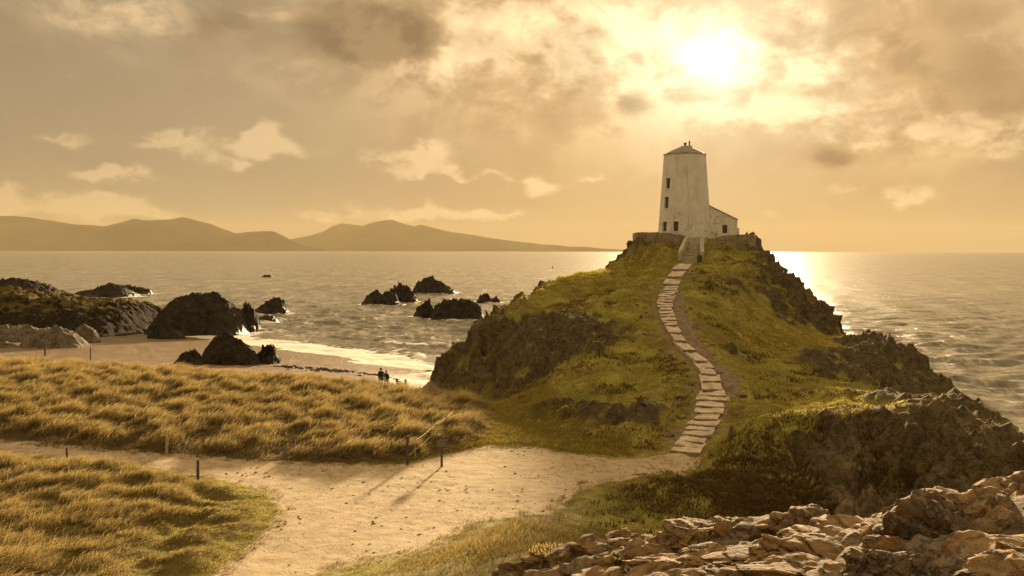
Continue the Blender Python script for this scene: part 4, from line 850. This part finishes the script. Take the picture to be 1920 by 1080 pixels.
# pebbles, twigs and scuffed turf on the sand
X, Y, r = scatter(5200, -30, 10, 32, 58, 51); s1 = poly_sdf(X, Y, PATH); pn = fbm(X*.35, Y*.35, 8, 3)
keep = (s1 < -.2) & (r.random(5200) < .06+.7*sm(.0, .45, pn)); X, Y = X[keep], Y[keep]; V = []; T = []
for x_, y_, z_ in zip(X, Y, hgt(X, Y)):
    q = r.uniform(.02, .075); a0 = r.random()*6.28; n0 = len(V); el_ = r.uniform(1, 2.2)
    for k in range(5): V.append((x_+math.cos(a0+k*1.257)*q*el_, y_+math.sin(a0+k*1.257)*q, z_-.012))
    V.append((x_, y_, z_+q*.75)); T += [(n0+k, n0+(k+1) % 5, n0+5) for k in range(5)]
tag(mesh_np('pebbles', np.array(V), np.array(T), M['pebble'], smooth=False), 'dark pebbles and scraps scattered over the sandy path', 'pebbles', kind='stuff')
# ------------------------------------------------------------------ posts, fence, sign
def post(px, yt, yb, z=None, d=None, w_=.09, mat='wood', label='', lean=(0, 0), name='post', pointed=False, group=None):
    p = at(px, yb, d=d, z=z); zb = hz(p[0], p[1]); h = (yb-yt)/F*p[1]
    bm = bmesh.new(); r = w_/2
    prof = [(r*1.05, -.35), (r, 0), (r*.97, h*.5), (r*.9, h*.93), (r*(.1 if pointed else .72), h)]
    rings = [[bm.verts.new((math.cos(t)*q*(1+.08*math.sin(3*t))+lean[0]*zz_, math.sin(t)*q+lean[1]*zz_, zz_)) for t in [i*math.pi/5 for i in range(10)]] for q, zz_ in prof]
    for a, b in zip(rings[:-1], rings[1:]):
        for i in range(10): bm.faces.new((a[i], a[(i+1) % 10], b[(i+1) % 10], b[i]))
    bm.faces.new(rings[-1]); o = obj_bm(name, bm, M[mat]); o.location = (p[0], p[1], zb)
    if label: tag(o, label, 'post', group)
    return o, h
post(127, 840, 866, z=2.45, w_=.13, label='short dark wooden marker post beside the narrow end of the path', lean=(-.05, 0))
post(372, 863, 901, z=2.45, w_=.16, label='stout dark wooden post at the bend of the sandy path')
post(313, 815, 852, z=2.55, w_=.15, mat='palewood', label='pale pointed stake in the dune edge above the path', pointed=True, lean=(.03, 0))
post(117, 780, 812, z=2.75, w_=.05, mat='palewood', label='thin pale stake in the dune grass above the dark marker post')
post(555, 830, 852, z=2.6, w_=.05, mat='palewood', label='thin pale stake at the foot of the dune beside the broad sand')
post(761, 702, 724, z=.95, w_=.24, label='squat dark post on the beach next to the couple')
post(85, 645, 668, z=1.35, w_=.2, label='dark post on the sand in front of the pale humped rock')
post(170, 655, 679, z=1.25, w_=.13, label='slender dark post on the open sand behind the dune')
fen = empty('rope_fence', (0, 0, 0)); tag(fen, 'rope fence on pale thin posts leading along the dune edge', 'fence')
fp = []
for px, yt, yb, z_, w_, mt in [(765, 818, 871, 2.42, .16, 'wood'), (779, 822, 860, 2.5, .06, 'palewood'), (817, 803, 832, 2.5, .06, 'palewood'), (852, 785, 806, 2.4, .06, 'palewood'), (878, 766, 787, 2.3, .06, 'palewood')]:
    o, h = post(px, yt, yb, z=z_, w_=w_, mat=mt); o.parent = fen; fp.append((Vector(o.location), h))
def rope(a, b, r=.016, sag=.08):
    bm = bmesh.new(); prev = None; n = 8
    pts = [a.lerp(b, i/n)-Vector((0, 0, sag*4*(i/n)*(1-i/n))) for i in range(n+1)]
    for p, q in zip(pts[:-1], pts[1:]): tube(bm, p, q, r, r, 5)
    obj_bm('rope', bm, M['rope'], fen, True)
for (p, h), (q, g_) in list(zip(fp[:-1], fp[1:]))[:3]:
    rope(p+Vector((0, 0, min(h, 1.15)*.93)), q+Vector((0, 0, g_*.95))); rope(p+Vector((0, 0, min(h, 1.15)*.45)), q+Vector((0, 0, g_*.5)))
so, h = post(829, 834, 876, z=2.38, w_=.13); so.name = 'sign_post'
sg = empty('notice_sign', so.location); so.parent = sg; so.location = (0, 0, 0); tag(sg, 'dark square notice sign on a wooden post by the sand', 'sign')
bm = bmesh.new(); box(bm, (0, -.1, h+.04), (.62, .05, .42), 0, .012); pl = obj_bm('sign_plate', bm, M['sign'], sg); 
bm = bmesh.new(); box(bm, (0, -.13, h+.04), (.5, .012, .30)); obj_bm('sign_face', bm, M['frame'], pl)

# ------------------------------------------------------------------ the couple and their dog
def skinned(name, verts, edges, rad, mats, loc, rz, zsplit=None, parent=None, sub=2, root=0):
    me = bpy.data.meshes.new(name); me.from_pydata(verts, edges, []); o = bpy.data.objects.new(name, me); col.objects.link(o)
    md = o.modifiers.new('Skin', 'SKIN'); sv = me.skin_vertices[0].data
    for i, r_ in enumerate(rad): sv[i].radius = (r_, r_) if not isinstance(r_, tuple) else r_
    sv[root].use_root = True; md.use_smooth_shade = True
    sb = o.modifiers.new('Sub', 'SUBSURF'); sb.levels = sub; sb.render_levels = sub
    dg = bpy.context.evaluated_depsgraph_get(); me2 = bpy.data.meshes.new_from_object(o.evaluated_get(dg)); o.modifiers.clear(); o.data = me2
    me2.materials.clear()
    for m_ in mats: me2.materials.append(m_)
    for p in me2.polygons:
        p.use_smooth = True
        if zsplit: p.material_index = zsplit(p.center)
    o.location = loc; o.rotation_euler = (0, 0, rz)
    if parent: o.parent = parent
    return o
def person(px, d, height, label, hairm, arm_side, rz, lean=0.0):
    s_ = height/1.75; X = (px-CX)/F*d; loc = (X, d, hz(X, d)-.02)
    V = [(0, 0, .95), (0, 0, 1.15), (0, -.01, 1.36), (0, 0, 1.47), (0, .01, 1.55), (0, .03, 1.66), (0, .02, 1.72)]; E = [(0, 1), (1, 2), (2, 3), (3, 4), (4, 5), (5, 6)]; rd = [(.17, .13), (.16, .12), (.20, .13), (.10, .09), (.062, .062), (.092, .10), (.06, .07)]
    for sd in (-1, 1):
        b = len(V)
        V += [(.10*sd, 0, .88), (.115*sd, .02*sd, .50), (.12*sd, -.02*sd, .09), (.13*sd, .13-.02*sd, .035)]; E += [(0, b), (b, b+1), (b+1, b+2), (b+2, b+3)]; rd += [.105, .075, .05, .045]
        b = len(V)
        if sd == arm_side: V += [(.20*sd, 0, 1.40), (.33*sd, -.10, 1.22), (.50*sd, -.14, 1.18)]
        else: V += [(.20*sd, 0, 1.40), (.27*sd, -.03, 1.12), (.22*sd, .14, .98)]
        E += [(2, b), (b, b+1), (b+1, b+2)]; rd += [.075, .06, .042]
        h = Vector(V[-1]); dv = (h-Vector(V[-2])).normalized(); sdv = dv.cross(Vector((0, 1, .2))).normalized(); b = len(V)-1
        V.append(tuple(h+dv*.07)); E.append((b, len(V)-1)); rd.append((.036, .02)); pm = len(V)-1
        for q in range(4):
            k_ = (q-1.5)*.022; a_ = h+dv*(.13-.008*abs(q-1.2))+sdv*k_; c_ = a_+dv*.035+Vector((0, .012, -.012))
            V.append(tuple(a_)); E.append((pm, len(V)-1)); rd.append(.010); V.append(tuple(c_)); E.append((len(V)-2, len(V)-1)); rd.append(.009)
        V.append(tuple(h+dv*.05+sdv*-.05)); E.append((b, len(V)-1)); rd.append(.011)
    V = [(x_*s_+lean*z_, y_*s_, z_*s_) for x_, y_, z_ in V]
    def ms(c_):
        if c_.z > 1.50*s_: return 2
        return 0 if c_.z > .80*s_ else 1
    o = skinned('person', V, E, [tuple(v*s_ for v in r_) if isinstance(r_, tuple) else r_*s_ for r_ in rd], [M['cloth'], M['cloth2'], M['skin']], loc, rz, ms)
    tag(o, label, 'person', 'couple walking on the beach')
    bm = bmesh.new(); bmesh.ops.create_icosphere(bm, subdivisions=3, radius=.118*s_); bmesh.ops.scale(bm, vec=(.95, 1.05, 1.12), verts=bm.verts)
    for v in bm.verts:
        v.co.y -= .02*s_; v.co.z += .02*s_
        if v.co.y > .055*s_: v.co.y = .055*s_
    hr_ = obj_bm('hair', bm, hairm, o, True); hr_.location = (lean*1.66*s_, .015*s_, 1.675*s_)
    bm = bmesh.new(); prof = [(.27, .17, .70), (.25, .165, .95), (.215, .15, 1.12), (.245, .15, 1.34), (.19, .12, 1.45), (.09, .09, 1.52)]
    rings = [[bm.verts.new((math.cos(t)*a*s_+lean*z_*s_, math.sin(t)*b*s_, z_*s_)) for t in [i*math.pi/8 for i in range(16)]] for a, b, z_ in prof]
    for a, b in zip(rings[:-1], rings[1:]):
        for i in range(16): bm.faces.new((a[i], a[(i+1) % 16], b[(i+1) % 16], b[i]))
    obj_bm('coat', bm, M['cloth'], o, True); return o
person(714.5, 91, 1.80, 'taller person in a dark coat with an arm round their companion', M['hair'], 1, R(4), .01)
person(725.5, 90.8, 1.66, 'shorter person in a dark jacket leaning towards the taller companion', M['fair'], -1, R(-8), -.03)
dX = (742-CX)/F*90.5; dz = hz(dX, 90.5)
DV = [(0, 0, .42), (.22, 0, .44), (.30, 0, .53), (.38, 0, .63), (.50, 0, .60), (-.22, 0, .43), (-.32, 0, .50), (-.36, 0, .62), (-.30, 0, .70)]; DE = [(0, 1), (1, 2), (2, 3), (3, 4), (0, 5), (5, 6), (6, 7), (7, 8)]; DR = [.12, .135, .085, .085, .035, .11, .04, .035, .03]
for sd in (-1, 1):
    b = len(DV); DV += [(.24, .07*sd, .30), (.22, .075*sd, .16), (.24, .075*sd, .03), (.28, .075*sd, .02)]; DE += [(1, b), (b, b+1), (b+1, b+2), (b+2, b+3)]; DR += [.06, .035, .028, .028]
    b = len(DV); DV += [(-.20, .07*sd, .30), (-.31, .075*sd, .17), (-.28, .075*sd, .03), (-.23, .075*sd, .02)]; DE += [(5, b), (b, b+1), (b+1, b+2), (b+2, b+3)]; DR += [.07, .036, .028, .028]
    b = len(DV); DV += [(.35, .055*sd, .71), (.34, .075*sd, .64)]; DE += [(3, b), (b, b+1)]; DR += [.025, .02]
tag(skinned('dog', DV, DE, DR, [M['dog']], (dX, 90.5, dz-.01), R(25)), 'small white dog with curled tail beside the couple', 'dog')
# channel marker far out, and strand line weed on the beach
p = at(1036, 503, z=0); bm = bmesh.new(); tube(bm, (0, 0, -.5), (0, 0, .9), 1.1, .9, 12); tube(bm, (0, 0, .9), (0, 0, 3.2), .5, .22, 8); tube(bm, (0, 0, 3.2), (0, 0, 4.2), .45, .05, 8)
bo = obj_bm('marker_buoy', bm, M['buoy']); bo.location = p; bo.scale = (.62, .62, .62); tag(bo, 'tiny dark channel marker buoy floating far out at sea', 'buoy')
wr = random.Random(9)
bmw = bmesh.new()
for i in range(520):
    t = wr.random(); q = Vector((-26, 109)).lerp(Vector((-7.5, 99.5)), t); q += Vector((wr.gauss(0, .5), wr.gauss(0, .55+.5*math.sin(t*19)**2)))
    z_ = hz(q.x, q.y)
    if z_ < .12 or z_ > 1.2: continue
    if math.sin(t*23)+math.sin(t*51+1)*.7 < wr.uniform(-.8, .9): continue
    r_ = wr.uniform(.12, .42); pts = [bmw.verts.new((q.x+math.cos(a)*r_*wr.uniform(.6, 1.6), q.y+math.sin(a)*r_*wr.uniform(.4, .8), z_-.02)) for a in [k*math.pi/3 for k in range(6)]]
    top = bmw.verts.new((q.x, q.y, z_+r_*wr.uniform(.25, .6)))
    for k in range(6): bmw.faces.new((pts[k], pts[(k+1) % 6], top))
tag(obj_bm('seaweed', bmw, M['weed']), 'dark strand line of seaweed along the top of the beach', 'seaweed', kind='stuff')

# ------------------------------------------------------------------ foreground outcrop
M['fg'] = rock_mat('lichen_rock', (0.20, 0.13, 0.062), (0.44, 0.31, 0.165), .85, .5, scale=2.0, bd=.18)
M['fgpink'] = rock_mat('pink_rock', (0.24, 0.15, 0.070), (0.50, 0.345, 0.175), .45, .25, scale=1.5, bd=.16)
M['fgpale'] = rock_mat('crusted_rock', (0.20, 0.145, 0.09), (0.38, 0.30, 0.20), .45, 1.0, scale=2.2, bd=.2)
def boulder(name, c0, size, rz, mat, parent, seed, tilt=(0, 0), sub=4, rough=1.0, planes=11):
    r = np.random.default_rng(seed); bm = bmesh.new(); bmesh.ops.create_icosphere(bm, subdivisions=sub, radius=1.0)
    V = np.array([v.co for v in bm.verts]); 
    for i in range(planes):                               # joint planes that cut the block
        n = r.normal(size=3); n /= np.linalg.norm(n); h = r.uniform(.50, .86); s_ = V @ n; ov = np.clip(s_-h, 0, None); V = V-ov[:, None]*n*.93
    L0 = np.linalg.norm(V, axis=1)[:, None]
    sc_ = np.array(size); W = V*sc_; o3 = r.uniform(0, 50, 3)
    nn = fbm(W[:, 0]*1.6+o3[0], W[:, 1]*1.6+o3[1], W[:, 2]*2.6+o3[2], 5, ridge=True, g=.55)-.42
    cg = crag(W[:, 0]+o3[0], W[:, 1]+o3[1], W[:, 2]+o3[2], 1.9/max(size)**.5, 1.5)+crag(W[:, 0]+o3[0], W[:, 1]+o3[1], W[:, 2]+o3[2], 4.2, 1.6)*.30
    n2 = fbm(W[:, 0]*5+o3[0], W[:, 1]*5+o3[1], W[:, 2]*7, 3)
    bed_ = np.abs((W[:, 2]*3.1+fbm(W[:, 0], W[:, 1], o3[0], 2)*1.2+o3[1]) % 1-.5)   # bedding grooves
    W = W*(1+(nn*.34+n2*.12+cg*.20-.10*sm(.10, .0, bed_))[:, None]*rough)
    for v, q in zip(bm.verts, W): v.co = q
    o = obj_bm(name, bm, mat, parent, True); o.rotation_euler = (tilt[0], tilt[1], rz); o.location = c0
    try: o.data.set_sharp_from_angle(angle=R(38))
    except Exception: pass
    return o
def outcrop(name, label, origin):
    e = empty(name, (0, 0, 0)); tag(e, label, 'rocks'); return e
def fg(px, py, d): return Vector(at(px, py, d))
oA = outcrop('rock_outcrop', 'long low ledge of broken tan rock below the viewpoint', 0)
oB = outcrop('rock_outcrop', 'great lichen crusted boulder mass with orange crown', 0)
oC = outcrop('rock_outcrop', 'pale tumbled blocks on top behind the lichen boulder', 0)
oD = outcrop('rock_outcrop', 'small orange mottled rubble at the low end of the ledge', 0)
k = 100
# big lichen boulder and its neighbours   (px, py, dist, half sizes m, material, parent)
LIST = [(1738, 1022, 12.5, (.80, .6, .80), 'fgpale', oB), (1668, 1056, 12.0, (.30, .35, .5), 'fg', oB), (1735, 952, 12.9, (.40, .35, .22), 'fg', oB), (1830, 965, 12.6, (.36, .34, .36), 'fgpink', oB), (1780, 1050, 11.6, (.42, .4, .4), 'fgpale', oB),
        (1870, 985, 12.2, (.24, .24, .26), 'fgpink', oB), (1700, 1085, 11.2, (.6, .4, .45), 'fgpale', oB), (1850, 1040, 11.0, (.45, .4, .28), 'fgpink', oB), (1905, 1025, 11.2, (.34, .3, .2), 'fgpink', oB), (1880, 1085, 10.4, (.55, .4, .32), 'fg', oB),
        (1930, 1065, 10.6, (.4, .4, .3), 'fg', oB), (1800, 1090, 10.8, (.4, .35, .3), 'fgpale', oB), (1780, 945, 13.0, (.3, .3, .25), 'fg', oB),
        (1865, 915, 13.6, (.24, .25, .2), 'fgpink', oC), (1892, 914, 13.7, (.26, .25, .2), 'fgpale', oC), (1925, 920, 13.4, (.3, .3, .24), 'fgpink', oC), (1850, 935, 13.4, (.25, .25, .16), 'fg', oC), (1900, 945, 13.1, (.35, .3, .18), 'fg', oC), (1960, 930, 13.2, (.4, .4, .3), 'fg', oC), (1940, 980, 12.4, (.4, .35, .26), 'fgpink', oC),
        (1310, 1010, 17.5, (.62, .5, .42), 'fg', oA), (1270, 1025, 17.3, (.45, .4, .36), 'fg', oA), (1375, 1010, 17.2, (.45, .4, .34), 'fg', oA), (1420, 1000, 16.8, (.42, .4, .30), 'fgpale', oA), (1480, 985, 16.4, (.46, .4, .30), 'fg', oA), (1515, 975, 16.2, (.34, .3, .26), 'fgpale', oA), (1560, 985, 15.6, (.5, .4, .22), 'fgpink', oA),
        (1620, 1000, 15.0, (.5, .4, .22), 'fgpink', oA), (1655, 1000, 14.6, (.3, .3, .24), 'fgpink', oA), (1530, 1020, 14.8, (.85, .5, .28), 'fgpink', oA), (1600, 1030, 14.0, (.5, .4, .22), 'fg', oA), (1450, 1040, 14.6, (.7, .5, .3), 'fg', oA), (1560, 1055, 13.4, (.75, .45, .24), 'fgpink', oA), (1640, 1060, 13.0, (.32, .3, .2), 'fg', oA),
        (1380, 1055, 15.0, (.6, .45, .3), 'fgpink', oA), (1290, 1060, 15.6, (.85, .5, .26), 'fgpink', oA), (1230, 1052, 16.2, (.55, .45, .26), 'fgpink', oA), (1500, 1085, 12.4, (.8, .45, .28), 'fg', oA), (1390, 1088, 13.2, (.6, .45, .26), 'fgpale', oA), (1600, 1088, 11.9, (.5, .4, .24), 'fg', oA), (1300, 1090, 14.2, (.6, .45, .24), 'fg', oA), (1210, 1085, 15.0, (.55, .45, .26), 'fgpink', oA), (1335, 1035, 16.4, (.4, .35, .25), 'fgpale', oA),
        (1180, 1030, 18.4, (.45, .4, .26), 'fg', oD), (1120, 1035, 18.8, (.42, .4, .28), 'fg', oD), (1065, 1048, 19.2, (.42, .4, .30), 'fg', oD), (1020, 1060, 19.6, (.4, .4, .32), 'fg', oD), (985, 1075, 19.6, (.42, .4, .30), 'fg', oD), (1040, 1085, 18.0, (.5, .4, .28), 'fg', oD), (1110, 1070, 17.4, (.5, .4, .26), 'fgpale', oD), (1150, 1058, 17.2, (.42, .4, .24), 'fg', oD), (1130, 1092, 16.2, (.5, .4, .25), 'fgpink', oD), (1220, 1020, 18.4, (.36, .34, .24), 'fg', oD), (1160, 1010, 19.4, (.3, .3, .22), 'fg', oD), (960, 1090, 19.4, (.4, .35, .22), 'fg', oD)]
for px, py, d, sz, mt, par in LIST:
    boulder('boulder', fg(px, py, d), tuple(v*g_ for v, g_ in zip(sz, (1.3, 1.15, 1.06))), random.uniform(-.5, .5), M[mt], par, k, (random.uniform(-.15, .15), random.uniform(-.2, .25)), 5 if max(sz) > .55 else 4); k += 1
# bedrock between the boulders
bx_, by_ = np.meshgrid(np.arange(-1.0, 9.5, .07), np.arange(8.5, 22.5, .08)); pz = hgt(bx_, by_, H0)
bz_ = pz+.10+crag(bx_, by_*1.3, pz, 1.1, 1.2)*.34+crag(bx_, by_, pz, 3.2, 1.2)*.13+fbm(bx_*2, by_*2, 3, 4, ridge=True)*.16-.12
eg = sm(0, 1.2, bx_+1.0)*sm(22.5, 21, by_); bz_ = bz_*eg+(pz-.6)*(1-eg)
ii = np.arange(bx_.size).reshape(bx_.shape); qb = np.stack([ii[:-1, :-1], ii[:-1, 1:], ii[1:, 1:], ii[1:, :-1]], -1).reshape(-1, 4)
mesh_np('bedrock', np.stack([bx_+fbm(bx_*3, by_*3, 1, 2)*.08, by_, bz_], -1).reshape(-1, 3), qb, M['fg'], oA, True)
# loose pale stones lying on the hill, many of them beside the steps
hill_o = bpy.data.objects['lighthouse_hill']; hr = random.Random(12)
for i in range(70):
    if i < 42:
        q = stair_at(hr.uniform(3, seg[-1]-6)); sd = hr.choice([-1, -1, 1]); X0 = q[0]+sd*hr.uniform(1.5, 2.6); Y0 = q[1]+hr.uniform(-.8, .8)
    else:
        px, py, d = hr.choice([(1085, 735, 69), (1100, 720, 71), (1390, 735, 67.5), (1420, 740, 67), (1480, 790, 56), (1590, 790, 55), (1190, 790, 61), (1240, 700, 72), (1440, 850, 52), (1360, 560, 94)]); X0, Y0, _ = at(px, py, d); X0 += hr.gauss(0, 1.3); Y0 += hr.gauss(0, 1.3)
    s_ = hr.uniform(.12, .38)
    boulder('stone', (X0, Y0, hz(X0, Y0)+s_*.12), (s_*hr.uniform(.8, 1.5), s_, s_*.6), hr.uniform(0, 6), M['fgpale'], hill_o, 3000+i, (0, 0), 2, .7, 7)
# smaller broken stones wedged between
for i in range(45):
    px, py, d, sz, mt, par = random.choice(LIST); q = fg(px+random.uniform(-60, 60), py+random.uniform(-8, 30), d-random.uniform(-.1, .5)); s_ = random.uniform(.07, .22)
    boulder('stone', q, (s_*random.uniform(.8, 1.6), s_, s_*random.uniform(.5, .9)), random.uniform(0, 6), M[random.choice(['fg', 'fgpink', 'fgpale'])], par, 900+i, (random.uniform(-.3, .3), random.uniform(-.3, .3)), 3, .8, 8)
# cliff plants between the boulders
def plant(name, px, py, d, rad, n, label, mat):
    o0 = fg(px, py, d); r = np.random.default_rng(int(px)); V = []; T = []
    for i in range(n):
        a = r.random()*6.28; rr = rad*math.sqrt(r.random()); b = np.array([o0.x+math.cos(a)*rr, o0.y+math.sin(a)*rr*.7, o0.z-.05]); L_ = r.uniform(.08, .2)
        dv = np.array([math.cos(a)*.6+.3, math.sin(a)*.6-.2, .8])*L_; t = np.cross(dv, r.normal(size=3)); t = t/np.linalg.norm(t)*.012*r.uniform(.6, 1.6)
        s0 = len(V); V += [b-t, b+t, b+dv*.6+t*1.2, b+dv*.6-t*1.2, b+dv]; T += [(s0, s0+1, s0+2), (s0, s0+2, s0+3), (s0+3, s0+2, s0+4)]
    o = mesh_np(name, np.array(V), np.array(T), mat, smooth=False, attrs={'along': np.tile([0, 0, .5, .5, 1.], n), 'tint': np.full(5*n, .2)}); tag(o, label, 'plant'); return o
M['green'] = grass_mat('cliff_plant', (0.05, 0.055, 0.02), (0.11, 0.13, 0.035), (0.30, 0.32, 0.10), (0.2, 0.18, .06))
plant('cliff_plant', 1905, 950, 12.6, .42, 420, 'green leafy plant growing beside the pale tumbled blocks', M['green'])
plant('cliff_plant', 1840, 1010, 11.9, .25, 200, 'dark green plant in the cleft right of the lichen boulder', M['green'])
plant('cliff_plant', 1630, 1048, 13.2, .25, 160, 'pale tuft in the gap left of the lichen boulder', M['green'])
plant('cliff_plant', 1390, 1062, 14.6, .3, 200, 'low tuft between slabs in the middle of the ledge', M['green'])
plant('cliff_plant', 1190, 1045, 16.8, .4, 240, 'green tuft among the orange mottled rubble', M['green'])
plant('grass_tuft', 1560, 1040, 13.6, .35, 260, 'dry straw tuft on the slabs left of the lichen boulder', M['marram'])
plant('grass_tuft', 1040, 1035, 19.6, .5, 420, 'dry straw tuft where the rubble meets the bank', M['marram'])

# ------------------------------------------------------------------ the evening air
bm = bmesh.new(); box(bm, (0, 12000, 345), (60000, 29000, 720)); hz_o = obj_bm('haze', bm); tag(hz_o, 'pale golden sea haze', 'haze', kind='stuff')
mh = bpy.data.materials.new('haze'); mh.use_nodes = True; n_ = mh.node_tree; n_.nodes.clear(); pv = n_.nodes.new('ShaderNodeVolumePrincipled'); pv.inputs['Color'].default_value = (.90, .74, .47, 1); pv.inputs['Density'].default_value = 3.1e-5; pv.inputs['Anisotropy'].default_value = 0.0
oo = n_.nodes.new('ShaderNodeOutputMaterial'); n_.links.new(pv.outputs[0], oo.inputs['Volume']); hz_o.data.materials.append(mh)
